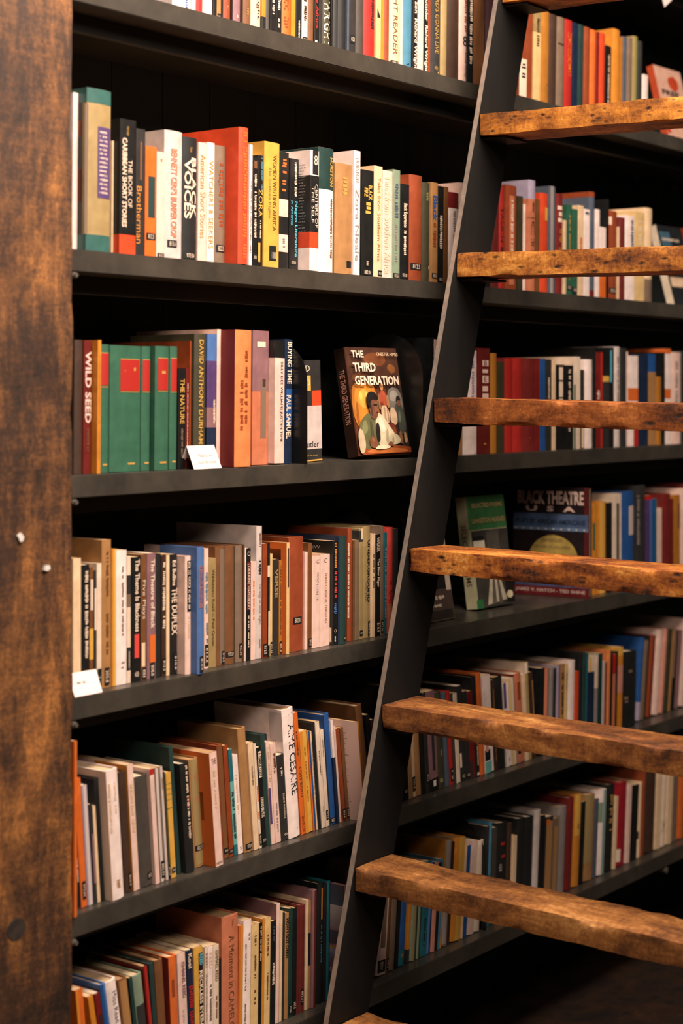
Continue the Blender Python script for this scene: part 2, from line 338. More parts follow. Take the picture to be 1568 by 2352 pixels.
def make_book(t, w_, h, col, hard, deco, loc, ang, rnd, gloss=None):
    root = empty('hardcover_book' if hard else 'paperback_book', loc, (0, ang, 0))
    cm = cover_mat(col, gloss or (.55 if hard else .38))
    v, f = cover_mesh(t, w_, h, hard); c = mesh_obj('cover', v, f, cm, root)
    th = .0031 if hard else .0009; th = min(th, t*.24); g = .003 if hard else .0004
    MB().box((th, .004+th, g), (t-th, w_-g-.0004, h-g)).obj('page_block', page_mat(rnd.choice(PGC)), root)
    if t < .004: deco = [d for d in deco if d[0] == 'B']
    for d in deco:
        k = d[0]; S = surf('spine', t, w_, h, hard, .0004)
        if k == 'B':
            _, cc, z0, z1, u0, u1 = d; top, bot = h*(1-z0), h*(1-z1)
            if u0 <= 0 and u1 >= 1:
                vv, ff = cover_mesh(t, w_*.999, min(top, h*.9995), hard, max(bot, .0002), .00025); mesh_obj('spine_band', vv, ff, cover_mat(cc, .45), root)
            else:
                vv, ff = patch(S, u0*t, u1*t, bot, top); mesh_obj('spine_panel', vv, ff, ink(cc), root)
        elif k in 'TH':
            _, cc, z0, z1, u0, u1, s, bold = d; S = surf('spine', t, w_, h, hard, .0007)
            vv, ff = put_text(S, s, u0*t, u1*t, h*(1-z1), h*(1-z0), k == 'T', bold, keep=True); mesh_obj('title_lettering', vv, ff, ink(cc), root)
        elif k == 'X':
            _, cc, z0, z1, u0, u1 = d; S = surf('spine', t, w_, h, hard, .0007); n = max(2, int(h*(z1-z0)/.007)); vv = []; ff = []
            for q in range(n):
                za = h*(1-z0)-(q+.75)*h*(z1-z0)/n; a, b = scribble(S, u0*t, u1*t-rnd.random()*.006, za, za+.0038, False, rnd); ff += [tuple(i+len(vv) for i in x) for x in b]; vv += a
            mesh_obj('fine_print', vv, ff, ink(cc), root)
        elif k == 'S':
            _, cc, z0, z1, u0, u1 = d; S = surf('spine', t, w_, h, hard, .0007)
            vv, ff = scribble(S, u0*t, u1*t, h*(1-z1), h*(1-z0), True, rnd); mesh_obj('fine_print', vv, ff, ink(cc), root)
        elif k in 'LM':
            _, z0, z1, u0, u1, num = d; S = surf('spine', t, w_, h, hard, .0009); S2 = surf('spine', t, w_, h, hard, .0012)
            vv, ff = patch(S, u0*t, u1*t, h*(1-z1), h*(1-z0)); o = mesh_obj('call_number_label', vv, ff, ink('black'), root); o['label'] = 'small black call number label with white digits'
            du, dz = (u1-u0)*t*.18, h*(z1-z0)*.16
            vv, ff = put_text(S2, num, u0*t+du, u1*t-du, h*(1-z1)+dz, h*(1-z0)-dz, k == 'M'); q = mesh_obj('number_lettering', vv, ff, ink('ivory'), o)
        elif k == 'C':
            _, cc, z0, z1, u0, u1 = d; S = surf('left', t, w_, h, hard, .0004)
            vv, ff = patch(S, u0*w_, u1*w_, h*(1-z1), h*(1-z0), 1); mesh_obj('cover_panel', vv, ff, ink(cc), root)
        elif k in 'PQ':
            _, cc, z0, z1, u0, u1, s, bold = d; S = surf('left', t, w_, h, hard, .0007)
            if s == '#':
                vv = []; ff = []; n = max(3, int(h*(z1-z0)/.0055)); 
                for q in range(n):
                    za = h*(1-z0)-(q+1)*h*(z1-z0)/n; a, b = scribble(S, u0*w_, u1*w_-rnd.random()*.01, za, za+.0022, False, rnd); ff += [tuple(i+len(vv) for i in x) for x in b]; vv += a
                mesh_obj('fine_print', vv, ff, ink(cc), root)
            else:
                vv, ff = put_text(S, s, u0*w_, u1*w_, h*(1-z1), h*(1-z0), False, bold); mesh_obj('cover_lettering', vv, ff, ink(cc), root)
    return root
def parse_deco(tok, rnd):
    k = tok[0]
    if k in 'LM' and (len(tok) == 1 or tok[1] == ':'):
        z = (.88, .94, .1, .9) if k == 'L' else (.84, .95, .15, .85); num = rnd.choice(NUMS)
        if len(tok) > 1:
            p = tok.split(':'); z = tuple(float(x) for x in p[1].split(','))
            if len(z) == 2: z += (.1, .9)
            if len(p) > 2: num = p[2]
        return (k,) + z + (num,)
    p = tok.split(':'); z = [float(x) for x in p[2].split(',')]
    if len(z) == 2: z += {'T': [.2,.8], 'H': [.1,.9], 'S': [.35,.65], 'X': [.1,.9], 'B': [0,1], 'C': [0,1], 'P': [.1,.9], 'Q': [.1,.9]}[k]
    if k in 'THPQ':
        s = ':'.join(p[3:]).replace('~', ' ').replace('|', '\n'); bold = 0
        if s.startswith('!'): s = s[1:]; bold = .025
        return (k, p[1], *z, s, bold)
    return (k, p[1], *z)
ROWNAME = {1: 'top shelf', 2: 'second shelf', 3: 'third shelf', 4: 'fourth shelf', 5: 'fifth shelf', 6: 'bottom shelf'}
ALL = []                                            # book records, for the labels
def row(rowi, side, ox, oy, s, text, anchor='b', setb=.03, k0=0.0, prev=None):
    zs = SHT[rowi]; P = prev or ((XP+.0006, 0) if side == 'L' else None)                         # P = (Uright, tan) of the neighbour on the left
    for ln in text.strip().splitlines():
        q = ln.split()
        if not q or q[0].startswith('#'): continue
        rnd = random.Random(ln)
        xl, xr = ox+float(q[0])/s, ox+float(q[1])/s; yt = None if q[2] == '-' else oy+float(q[2])/s; col = q[3]
        hard = False; p = False; k = k0; w_ = None; sb = setb; deco = []; gap = False
        for tk in q[4:]:
            if tk == 'h': hard = True
            elif tk == 'p': p = True
            elif tk == 'g': gap = True
            elif tk[0] == 'k': k = float(tk[1:])
            elif tk[0] == 'w': w_ = float(tk[1:])
            elif tk[0] == 's' : sb = float(tk[1:])
            else: deco.append(parse_deco(tk, rnd))
        Ul, t = hit(xl, sb)
        if yt is None: h = rnd.uniform(.2, .235); yt = HOR-(zs+h-CZ)*F/t
        for _ in range(2):                           # anchor conversion at the book's own depth
            yb = HOR-(zs-CZ)*F/t; dx = k*(yb-yt)
            bl, br = (xl, xr) if anchor == 'b' else (xl+dx, xr+dx); Ul, t = hit(bl, sb)
        if p and P:
            r = (bl-784)/F; Pu = P[0]+.0004; t = Pu/(CA+SA*r); s2 = t*(SA-CA*r)-D
            if -.06 < s2 < sb-.001: sb = s2; Ul = Pu
            else: Ul, t = hit(bl, sb)
        Ur = hit(br, sb)[0]; yb = HOR-(zs-CZ)*F/t
        if P and Ul < P[0]+.0003: Ul = P[0]+.0003
        if Ur < Ul+.003: Ur = Ul+.003
        topx = hit(bl-k*(yb-yt), sb)[0]; h = (HOR-yt)*t/F + CZ - zs
        tn = (topx-hit(bl, sb)[0])/max(h, .05)
        if P and tn < 0 and P[1]*h + P[0] > Ul + tn*h: tn = max(tn, P[1]-.0) if Ul-P[0] < .002 else (P[0]+P[1]*h-Ul)/h
        if P and P[1] > 0 and tn < P[1]: tn = P[1]
        a = math.atan(tn); T = (Ur-Ul)*math.cos(a)
        hh = h/math.cos(a)
        if w_ is None: w_ = min(.20, max(.115, hh*(.66+rnd.uniform(-.03, .05))))
        z0 = zs + .0005 + (T*math.sin(a) if a > 0 else 0)
        o = make_book(T-.0004, w_, hh, col, hard, deco, (Ul, sb, z0), a, rnd)
        ALL.append(dict(o=o, row=rowi, side=side, x=Ul, t=T, h=hh, col=col, deco=deco, hard=hard, lean=a))
        P = (Ur + .0002, tn)
    return P
# columns: left edge, right edge, top (pixels of a crop), colour, options, spine marks
P = row(1, 'L', 380, 0, 3.92, '''
75 240 - white h B:pinkwhite:.0,.7 S:cornflower:.72,.97,.6,.8
241 272 - white S:skyblue:.7,.98
273 345 - red h
346 432 - white h
433 461 - black
463 500 - tan L:.93,.99
501 519 - black
520 594 - rust h S:gold:.86,.9,.4,.6
596 603 - black
604 684 - mauve h S:pinkwhite:.9,.94,.4,.6
686 697 - darkbrown
698 777 - brown h S:gold:.84,.9,.4,.6
778 866 - cream h T:black:.5,.92,.4,.85:Of~Light
867 903 - amber B:black:.86,1
904 942 - darkgrey h
944 990 - black S:ivory:.35,.85,.25,.75
991 1046 - black S:ivory:.3,.8,.25,.75 S:ivory:.85,.93
1047 1130 - orange h S:rust:.3,.92,.25,.75
1131 1172 - amber
1174 1226 - black S:ivory:.8,.97
1227 1280 - pinkwhite S:black:.1,.8,.25,.75 L:.94,.99
1281 1340 - brown h
1341 1381 - black T:red:.3,.88:!Native~Africa B:ivory:.94,.97,.1,.6
1382 1414 - charcoal
''', k0=-.01)
P = row(1, 'L', 740, 0, 3.92, '''
2 76 - darkolive h T:ivory:.05,.97,.15,.95:!RICHARD~WRIGHT
78 93 - black
94 148 - charcoal h
150 222 - black h
223 240 - slate
241 300 - charcoal L:.8,.88
301 377 - darkgrey h
379 480 - red h S:wine:.3,.7,.55,.9
481 529 - paleyellow T:black:.4,.6:~
530 554 - amber
555 609 - rust h
610 699 - cream h T:brown:.05,.88,.3,.75:WRIGHT~READER L:.94,.995
700 722 - ivory
723 812 - skyblue h S:navy:.93,.95
813 855 - black T:ivory:.1,.97,.1,.95:!Native~Son~~Richard~Wright
856 909 - pinkwhite
910 948 - black T:ivory:.1,.97,.1,.95:!The~Outsider~~Richard~Wright
949 971 - rust
972 1070 - charcoal h T:gold:.1,.75,.4,.75:LORD'S~GONNA~LIVE H:gold:.88,.92,.35,.75:@ S:gold:.93,.95,.2,.8
1071 1130 - khaki h
1131 1236 - darkbrown h
1237 1306 - pinkwhite h S:rust:.1,.5,.5,.9 H:black:.52,.62,.35,.95:8 T:rust:.68,.92,.5,.9:Frank~Yerby
1307 1358 - black S:ivory:.1,.8,.25,.75
1360 1466 - brown h
''', k0=.015, prev=P)
P = row(1, 'L', 740, 0, 3.92, '''
1475 1560 - wine h S:rust:.3,.6,.25,.75
1565 1640 - tan
1645 1700 - black
''', prev=P)
P = row(1, 'R', 1180, 0, 4.041, '''
60 180 75 rust h B:ivory:.55,.99,0,.45 S:black:.6,.8,.1,.4
181 243 72 khaki B:paleyellow:.25,.98 S:darkbrown:.1,.42,.3,.75
244 329 88 ochre h S:brown:.76,.78,.2,.8
330 398 125 darkbrown h
399 469 150 taupe h B:darkbrown:.28,.3,.1,.9
470 541 175 darkred h B:red:.0,.97,0,.9 S:amber:.1,.65,.3,.8
542 588 205 navy
589 650 220 darkgreen h
651 708 245 rust h
709 764 270 orange h
765 784 292 darkred
785 846 298 redorange h
847 896 420 black S:ivory:.1,.9
915 982 262 amber h p w.13
983 1001 340 ochre
1002 1047 335 slate h
1049 1099 345 taupe h
1101 1145 330 khaki h B:olive:.0,.99,.2,1
1146 1192 375 charcoal h
1200 1238 690 white k.02 w.1
''', k0=-.015, prev=P)
# second shelf
P = row(2, 'L', 160, 0, 3.0154, '''
18 54 640 white
122 288 605 khaki h p B:2f5a54:.0,.09 B:2f5a54:.9,1 B:purple:.23,.67,.4,.98 X:ivory:.25,.65,.48,.92 C:charcoal:.09,.9,.0,.93 C:ivory:.1,.9,.96,1 C:rust:.2,.3,.85,.92 C:rust:.5,.7,.86,.93
289 302 975 cream
345 456 820 black p B:redorange:.855,1 T:gold:.05,.12,.2,.7:THE~FABER T:ivory:.14,.8,.12,.42:!CARIBBEAN~SHORT~STORIES T:ivory:.3,.65,.5,.75:THE~BOOK~OF
457 520 890 charcoal B:brown:.1,.4,.4,.6 T:amber:.45,.9,.05,.6:Brotherman
521 599 1010 orange B:darkgreen:.27,.64,.25,.85 L:.78,.84
600 659 1050 pinkwhite S:tan:.05,.12 L:.95,.99
660 783 898 greywhite h p T:salmon:.14,.83,.3,.65:!BENNETT~CERF'S~BUMPER~CROP L:.85,.905,.15,.65
785 886 945 black h T:gold:.08,.12:from T:ivory:.15,.66,.5,.9:!BLACK T:ivory:.18,.66,.1,.5:!VOICES L:.93,.98
887 948 985 pinkwhite T:gold:.1,.8:American~Short~Stories
949 1000 985 white T:gold:.15,.88:WATCHERS~&~SEEKERS
1010 1084 1005 taupe h S:rust:.15,.7,.25,.75 L:.84,.9
1174 1240 878 redorange h p S:orange:.03,.97,.3,.8
1241 1262 1000 white S:black:.3,.9
1264 1299 1090 black B:brown:.03,.1,.2,.8 S:ivory:.15,.75,.25,.75 L
1300 1335 1075 black S:skyblue:.02,.35,.5,.9 T:yellow:.3,.55,.1,.9:ZORA S:ivory:.58,.75 B:yellow:.78,.95,.1,.5
1343 1448 978 yellow p T:brown:.1,.7,.55,.8:WOMEN~WRITING~AFRICA T:olive:.2,.6,.25,.45:The~Southern~Region B:black:.82,.94,.35,.8 B:grey:.87,.92,.5,.8
1449 1512 1050 pinkwhite B:black:.0,.4 S:orange:.06,.36,.25,.75 B:black:.55,.7 B:black:.85,1 S:grey:.72,.82
''', k0=-.008)
P = row(2, 'L', 620, 0, 2.9037, '''
126 189 1055 black S:ivory:.03,.35,.5,.75 T:cyan:.38,.88,.5,.85:!Negro~Literature T:cyan:.38,.6,.15,.4:in~America L:.91,.95,.1,.8
264 323 1000 white p B:black:.0,.2,.25,.9 H:ivory:.04,.12,.4,.8:8 B:black:.21,.68 T:ivory:.3,.6,.15,.45:THE~SELF T:ivory:.28,.64,.55,.85:CENTERS~OF B:redorange:.68,.81 C:grey:.9,.98,.45,.75 P:grey:.1,.7,.6,.95:#
325 426 980 white h B:darkgreen:.0,.33 T:gold:.07,.3,.7,.95:!HURSTON S:brown:.4,.9,.75,.92
437 554 1085 tan h S:gold:.12,.3 B:black:.87,.93,.62,.95
556 599 1003 white p w.14 T:grey:.06,.25:HURSTON T:grey:.28,.9:Zora~Neale
607 689 1130 black T:yellow:.14,.28,.2,.85:!BLACK|FIRE S:yellow:.3,.45,.3,.8 M:.84,.9,.35,.6 L:.93,.98
690 747 1105 cream p T:tan:.1,.85,.4,.75:Tales~from~Southern~Africa L:.93,.98,.5,1
748 814 1135 pinkwhite T:cream:.05,.95:Tales~from~Southern~Africa
815 865 1130 sage S:slate:.1,.45,.25,.75 S:grey:.5,.85 L:.94,.985
866 926 1225 black T:ivory:.2,.45:!Black~Experience S:ivory:.48,.75 L:.92,.97
931 1018 1163 rust h p w.15 L:.83,.89
1019 1070 1215 darkolive h S:olive:.1,.2 S:ivory:.83,.86,.2,.9
1072 1117 1215 tan T:blue:.13,.38,.2,.9:!Black S:rust:.4,.65,.25,.75 L:.9,.95
1118 1156 1240 black S:ivory:.3,.65,.25,.75 L:.93,.98
1158 1187 1245 brown
1192 1262 1280 white h B:darkred:.0,.17 S:grey:.2,.6
1264 1330 1217 pinkwhite h
1335 1400 1260 ochre
1405 1470 1240 black
1475 1530 1290 maroon h
''', k0=.01, prev=P)
P = row(2, 'R', 1120, 400, 3.5, '''
64 132 92 red h T:black:.2,.9,.2,.8:!TALKIN~BLACK
150 237 85 rust p h B:salmon:.1,.95,.25,.7 S:ivory:.12,.88,.35,.6
240 281 175 darkolive
283 300 240 white
331 388 45 lilac p h w.2 B:salmon:.17,1 B:black:.335,.345 S:black:.37,.75,.25,.75 S:black:.2,.31
389 416 200 brown
422 490 150 redorange h p B:yellow:.14,.27,.5,.95
496 551 95 slate h p w.17 B:grey:.0,1,.15,.5
552 608 155 darkred h B:ivory:.12,.16,.15,.8 B:ivory:.18,.22,.3,.8 B:ivory:.24,.28,.2,.8 S:ochre:.35,.8,.3,.7
609 630 370 cream
632 675 245 green S:gold:.1,.85 L:.88,.94
677 721 280 darkgreen B:green:.0,.9 L:.9,.96
722 768 250 cream S:orange:.35,.7,.25,.75
770 818 280 white B:slate:.03,.06,.2,.8
820 865 140 slate h p w.2 B:rust:.0,.05 B:maroon:.93,1
866 897 282 white
898 949 425 white B:orange:.55,1
950 971 200 black
972 1044 292 rust h B:ivory:.07,.16,.0,.3 L:.87,.93
1045 1057 425 cream
1058 1109 345 maroon h
1110 1176 330 white S:slate:.05,.5,.5,.9
1177 1258 300 paleyellow S:ivory:.1,.5
1265 1325 270 cream h p w.2 B:taupe:.75,1
''', prev=P)
# third shelf
P = row(3, 'L', 160, 700, 3.0154, '''
35 92 245 darkbrown h
93 152 250 maroon T:pinkwhite:.08,.62,.15,.85:!WILD~SEED S:brown:.66,.85
153 214 245 amber s.018 S:ochre:.1,.9
216 275 275 green h B:red:.07,.32,.0,.9 B:gold:.065,.07,.0,.9 B:gold:.33,.335,.0,.9 B:gold:.93,.945,.25,.75
283 497 283 green h B:red:.11,.36,.3,.95 B:gold:.105,.11,.3,.95 B:gold:.365,.37,.3,.95 S:gold:.17,.2,.4,.8 B:gold:.93,.945,.55,.8
500 562 290 green h B:red:.11,.36,.1,.95 B:gold:.105,.11,.1,.95 B:gold:.365,.37,.1,.95 B:gold:.93,.945,.3,.8
597 692 288 green h s.02 B:red:.1,.355,.15,.9 B:gold:.095,.1,.15,.9 B:gold:.36,.365,.15,.9 S:gold:.2,.24,.3,.7 B:gold:.93,.945,.3,.8
695 747 290 green h B:red:.1,.365,.1,.95 B:gold:.095,.1,.1,.95 B:gold:.37,.375,.1,.95 B:gold:.93,.945,.3,.8
750 800 445 black T:gold:.1,.55:!THE~NATURE S:taupe:.6,.9
801 824 440 maroon S:ivory:.15,.85
826 838 252 rust w.2
867 945 205 darkolive h p T:gold:.04,.82,.3,.7:!DAVID~ANTHONY~DURHAM
948 1015 205 slate B:cornflower:.0,.2 B:purple:.2,.55 B:mauve:.55,.7 B:navy:.7,1 S:ivory:.48,.68,.6,.85
1018 1046 172 pinkwhite h p w.2
1138 1262 175 peach h p B:darkred:.0,1,.0,.06 S:rust:.15,.7,.55,.75 S:rust:.35,.75,.3,.5 C:darkred:.0,1
1263 1374 180 salmon B:mauve:.0,.45 S:ivory:.08,.18,.2,.9 B:taupe:.37,.8,.5,.85 B:darkbrown:.36,.42,.6,.8 B:salmon:.87,1
1418 1484 250 black p B:pinkwhite:.14,.99 T:black:.17,.82,.5,.8:BILLY~DEE~WILLIAMS~JUST/IN~TIME
1485 1538 240 navy B:blue:.4,.7,.2,1 T:ivory:.02,.36,.3,.9:!BUYING~TIME T:ivory:.45,.8,.2,.8:!PAUL~SAMUEL
''', k0=-.008, setb=.03)
PB3 = P[0]+.001
P = row(3, 'L', 600, 700, 3.136, '''
325 441 403 charcoal s.055 k.02 B:yellow:.15,.3,.0,.35 H:ivory:.05,.11,.05,.3:D H:ivory:.19,.25,.05,.3:D B:redorange:.3,.45,.4,1 B:greywhite:.45,.88 H:black:.8,.86,.05,.8:utler H:gold:.93,.95,.05,.7:of~the~sower B:yellow:.985,1
''', prev=(PB3+.006, 0))
P = row(3, 'R', 600, 700, 3.136, '''
1205 1245 237 black
1246 1275 250 pinkwhite S:black:.1,.5,.25,.75
1276 1336 358 ochre S:black:.15,.4
1338 1385 300 maroon
1390 1420 330 black
1422 1450 280 tan
''', prev=(P[0]+.2, 0))
P = row(3, 'R', 1050, 780, 3.027, '''
48 144 75 white h S:lilac:.1,.7,.5,.75
150 228 60 maroon B:pinkwhite:.115,.17,.3,.85 B:pinkwhite:.2,.235,.3,.8 B:pinkwhite:.26,.33,.3,.85 B:pinkwhite:.36,.41,.3,.8 B:pinkwhite:.43,.48,.3,.85 H:maroon:.12,.165,.45,.7:B H:maroon:.27,.32,.45,.7:E S:amber:.9,.93
229 282 95 brown h B:ochre:.0,1,.1,1
283 325 155 darkolive
327 392 128 darkred h B:red:.0,1,.1,1
393 461 128 red h
463 543 130 darkred h S:rust:.85,.9
544 574 132 darkred S:rust:.85,.9
575 614 135 blue
615 656 140 charcoal S:ivory:.2,.5
660 686 145 cream
688 748 175 black B:ivory:.03,.18,.3,.75 B:ivory:.2,.38,.3,.75 B:ivory:.4,.6,.3,.75
750 808 180 black S:ivory:.05,.8
812 856 120 ivory p w.2 B:green:.3,1,.0,.2
857 884 210 charcoal B:cream:.4,.99,.2,.8
885 945 138 white h
947 964 65 black
965 1012 88 darkred B:red:.0,1,.6,1 S:ivory:.4,.6,.1,.5
1025 1058 255 charcoal B:yellow:.0,.08
1060 1090 55 black B:cyan:.03,.35,.1,.4
1095 1138 50 greywhite h S:taupe:.1,.6
1140 1176 60 charcoal
1177 1188 85 pinkwhite
1190 1258 112 white B:orange:.36,.5 B:red:.72,1,.5,1
1262 1328 100 navy
1330 1380 100 blue B:tan:.2,1
1382 1425 258 ochre h
1427 1446 90 black
1447 1485 65 white B:orange:.0,.05 B:orange:.42,.52
1486 1560 88 pinkwhite h S:grey:.1,.8
1562 1600 80 charcoal
''', prev=P)
# fourth shelf
P = row(4, 'L', 160, 1230, 3.92, '''
33 105 212 cream
110 180 270 black S:ivory:.05,.75,.35,.8
181 214 290 brown B:yellow:.5,.75 B:ivory:.1,.35,.2,.9
215 244 320 charcoal B:ivory:.15,.5,.3,.9
245 289 255 ivory L:.84,.98
291 374 45 tan p w.19 S:brown:.08,.4,.4,.75 S:brown:.5,.78,.4,.75 M:.865,.985,.25,.8
380 418 125 amber B:yellow:.0,1,.3,1
420 515 140 white S:taupe:.12,.65,.5,.7 S:grey:.83,.9,.4,.8
518 552 190 ivory B:charcoal:.15,.3 B:taupe:.3,.4 B:charcoal:.72,.9 S:ivory:.75,.88
560 640 200 black T:ivory:.02,.6,.35,.85:!The~Theme~Is~Blackness B:coral:.62,.81,.3,.8 H:ivory:.92,.96,.3,.8:@
643 694 175 brown T:ivory:.12,.6,.1,.8:Five~Plays B:cream:.7,.89,.1,.7 M:.9,.99
698 776 165 mauve B:orange:.65,.87,.3,1 T:ivory:.05,.6,.4,.85:!The~Theatre~of~Black M:.87,.995,.3,.85
779 828 170 black h
830 869 180 darkbrown S:ivory:.06,.62,.1,.8 M:.85,.97
871 901 180 cream
903 970 175 black T:ivory:.05,.26,.3,.8:!Ed~Bullins T:ivory:.28,.67,.2,.98:!THE~DUPLEX M:.82,.985,.5,.95
1046 1100 190 pinkwhite h p B:black:.04,.47,.25,.9 S:ivory:.05,.46,.35,.8 S:cream:.5,.7
1155 1211 110 cornflower p h w.09 B:mauve:.15,.48,.2,.9 S:blue:.16,.46,.3,.8 M:.86,.99,.3,.95
1213 1252 120 pinkwhite S:skyblue:.2,.55,.2,.8 S:skyblue:.62,.8,.3,.9 M:.8,.98
1254 1320 210 khaki T:darkolive:.1,.8,.4,.75:Wilderness~Road~--~Paul~Green
1322 1408 105 brown h B:taupe:.02,.98,.35,1 M:.88,.99,.55,.95
1410 1492 100 brown h L:.895,.94,.05,.98
1500 1562 98 taupe h M:.84,.96,.4,.9
''')
P = row(4, 'L', 550, 1200, 4.1263, '''
10 36 215 brown h
40 58 245 white
60 106 250 black B:maroon:.12,.55,.2,.95 T:ivory:.14,.55,.25,.8:LORRAINE~HANSBERRY H:ivory:.03,.07,.2,.8:O S:ivory:.6,.9
108 156 375 pinkwhite k.025 S:orange:.2,.6
164 217 42 greywhite h p w.2 S:taupe:.05,.16 S:black:.26,.37,.25,.75 T:grey:.43,.74:The~Stage~on~Seven~Nights S:grey:.85,.93
218 264 205 rust M:.88,.99
266 286 195 black B:ivory:.2,.3 B:ivory:.6,.9,.2,.9
288 311 300 paleyellow M:.86,.99
313 372 355 charcoal T:khaki:.1,.4,.3,.8:!VERSE
373 402 365 ochre S:brown:.05,.8,.25,.75 M:.86,.99
443 473 195 paleyellow p B:darkbrown:.05,.4,.35,.75 C:orange:.0,1 C:black:.06,.18,.0,.9
474 614 150 rust h B:black:.7,.76,.25,.85 L:.7,.76,.25,.85:882.01
616 645 285 pinkwhite
650 685 200 brown M:.9,.98
686 764 325 pinkwhite H:grey:.04,.08,.5,.85:C S:greywhite:.3,.5,.5,.8 T:grey:.18,.3,.55,.8:HAMLET
765 855 310 pinkwhite T:tan:.2,.75,.45,.7:THREE~CLASSICAL~TRAGEDIES H:grey:.04,.09,.35,.65:C B:ivory:.01,.99,.94,1
882 926 180 black p S:amber:.02,.27,.3,.8 S:coral:.28,.56,.3,.8 S:cornflower:.6,.74,.2,.8 H:ivory:.85,.88,.3,.8:O C:ivory:.83,.97,.82,.98 S:ivory:.9,.98 P:grey:.05,.08,.3,.8:THE~NEW
948 1022 138 navy h p B:darkgreen:.0,1,.1,1 L:.93,.97,.5,.98
1028 1072 62 rust h S:ivory:.13,.8,.0,.25
1075 1092 175 brown
1094 1130 172 taupe
1133 1170 62 khaki B:charcoal:.02,.12 B:cream:.0,.1,.4,1 L:.92,.97
1175 1248 45 khaki h T:black:.12,.68,.45,.85:!UNDERGROUND T:taupe:.45,.72,.2,.4:Four~Plays M:.85,.985,.55,.95
1250 1286 110 cream S:taupe:.2,.55,.25,.75
1287 1334 118 black T:ivory:.03,.17:WALKER T:ivory:.24,.52:!The~River~Niger M:.85,.98
1336 1364 36 taupe M:.86,.98
1365 1397 100 teal S:lilac:.15,.85,.25,.75
1398 1462 55 coral h B:salmon:.72,.98,.2,.8 S:red:.5,.75,.25,.75
1464 1500 60 charcoal
''', prev=P, k0=-.004)
# fifth shelf
P = row(5, 'L', 160, 1700, 5.8808, '''
62 104 20 orange s-.008 k0 w.15
106 160 520 maroon B:black:.75,.99 S:ivory:.6,.8
162 246 515 orange M:.8,.94,.25,.8
252 324 605 lilac B:greywhite:.0,1,.2,.8
330 378 860 charcoal B:mauve:.3,.8,.4,.9
380 422 880 cream
425 490 512 black p h w.2
586 758 408 white h p S:cream:.1,.5,.15,.3 S:cream:.1,.35,.55,.7 C:ivory:.0,1,.0,1 S:tan:.85,.92
760 855 430 darkbrown h M:.84,.97,.5,.9
870 952 325 pinkwhite p S:cream:.15,.55,.25,.75 C:amber:.0,1,.5,1
960 1142 500 darkgrey h L:.885,.945,.55,.98
1166 1226 380 pinkwhite p B:red:.0,.05 C:pinkwhite:.0,1
1230 1302 370 taupe B:greywhite:.0,1,.1,.6 M:.82,.97,.2,.85
1304 1338 345 greywhite B:taupe:.1,.2,.4,.7
1340 1366 420 darkolive M:.86,.99
1378 1446 435 yellow B:olive:.1,.105 B:olive:.15,.155 B:olive:.2,.205 B:olive:.25,.255 B:olive:.33,.34 L:.9,.95,.1,.8
''', k0=.055, setb=.02)
P = row(5, 'L', 160, 1560, 3.92, '''
975 1012 600 darkgreen h k.07 s.03
1062 1138 760 black h p S:ivory:.02,.28,.4,.7 T:salmon:.3,.4,.4,.7:THE S:ivory:.3,.7,.4,.7 C:darkgrey:.28,.285,.2,.7
1140 1222 720 tan h B:khaki:.0,.98,.1,1 L:.8,.85,.1,.98 S:salmon:.15,.25 S:salmon:.35,.4
1318 1386 660 pinkwhite p H:brown:.05,.1,.2,.8:THE S:cream:.15,.5 C:orange:.0,1 C:rust:.35,.6,.55,.85 C:rust:.0,.06,.0,.5 H:black:.96,.98,.1,.9:MINOR
1390 1440 590 rust h B:brown:.0,1,.1,1 L:.91,.96
1441 1480 592 rust L:.93,.97,.0,.8
1485 1518 625 lightteal B:teal:.0,.3 B:teal:.9,1 S:darkgreen:.4,.85,.1,.8
1519 1566 680 white S:cream:.2,.6,.3,.6 S:black:.93,.96
''', k0=.06, setb=.03, prev=P)
P = row(5, 'L', 480, 1560, 3.2667, '''
272 336 368 tan h p L:.93,.98
340 378 475 cream S:taupe:.2,.4
379 398 480 ivory B:orange:.4,.55,.3,.8 B:orange:.65,.72,.3,.8 M:.86,.97
400 436 510 black B:ivory:.04,.3,.2,.8 T:black:.05,.29,.25,.75:!A~SIMPLE~LUST T:ivory:.5,.7,.2,.8:!DENNIS~BRUTUS L:.9,.96
438 470 410 darkgreen h
471 500 465 pinkwhite S:cream:.05,.4,.25,.75 B:purple:.45,.8,.0,.5
502 543 480 pinkwhite S:brown:.1,.3 B:darkbrown:.1,.25,.6,.8 S:grey:.6,.9
546 599 570 charcoal T:ivory:.45,.75,.5,.7:ZINDZI~MANDELA S:ivory:.15,.25 H:ivory:.92,.95,.4,.8:o
609 694 225 white h p w.17 T:black:.12,.67,.35,.95:AIME~CESAIRE T:grey:.93,.945,.5,.9:CAL S:grey:.03,.05,.4,.9 C:greywhite:.02,.24,.8,.98 C:slate:.2,.35,.55,.75 C:mauve:.23,.32,.3,.5
695 727 245 orange S:brown:.15,.35,.2,.6 T:brown:.45,.7,.4,.9:LOST~BODY T:rust:.85,.98,.3,.8:BRAZILLER
728 782 390 yellow B:amber:.0,1,.0,.4 S:ochre:.15,.25,.5,.7 S:ochre:.3,.5,.5,.7 S:ochre:.55,.7,.5,.7
784 795 380 orange
796 806 385 blue
807 818 382 cream S:taupe:.1,.8,.25,.75
822 848 320 black h
849 880 315 ivory S:taupe:.25,.5 S:taupe:.8,.9,.5,.7
881 907 375 ivory S:taupe:.1,.3 M:.83,.93,.1,.7
910 960 262 blue h B:navy:.0,1,.0,.15 L:.94,.98
962 980 300 white B:navy:.36,1
981 996 345 pinkwhite
1003 1030 365 rust M:.87,.98
1034 1058 360 brown M:.87,.98
''', k0=.075, prev=P, setb=.025)
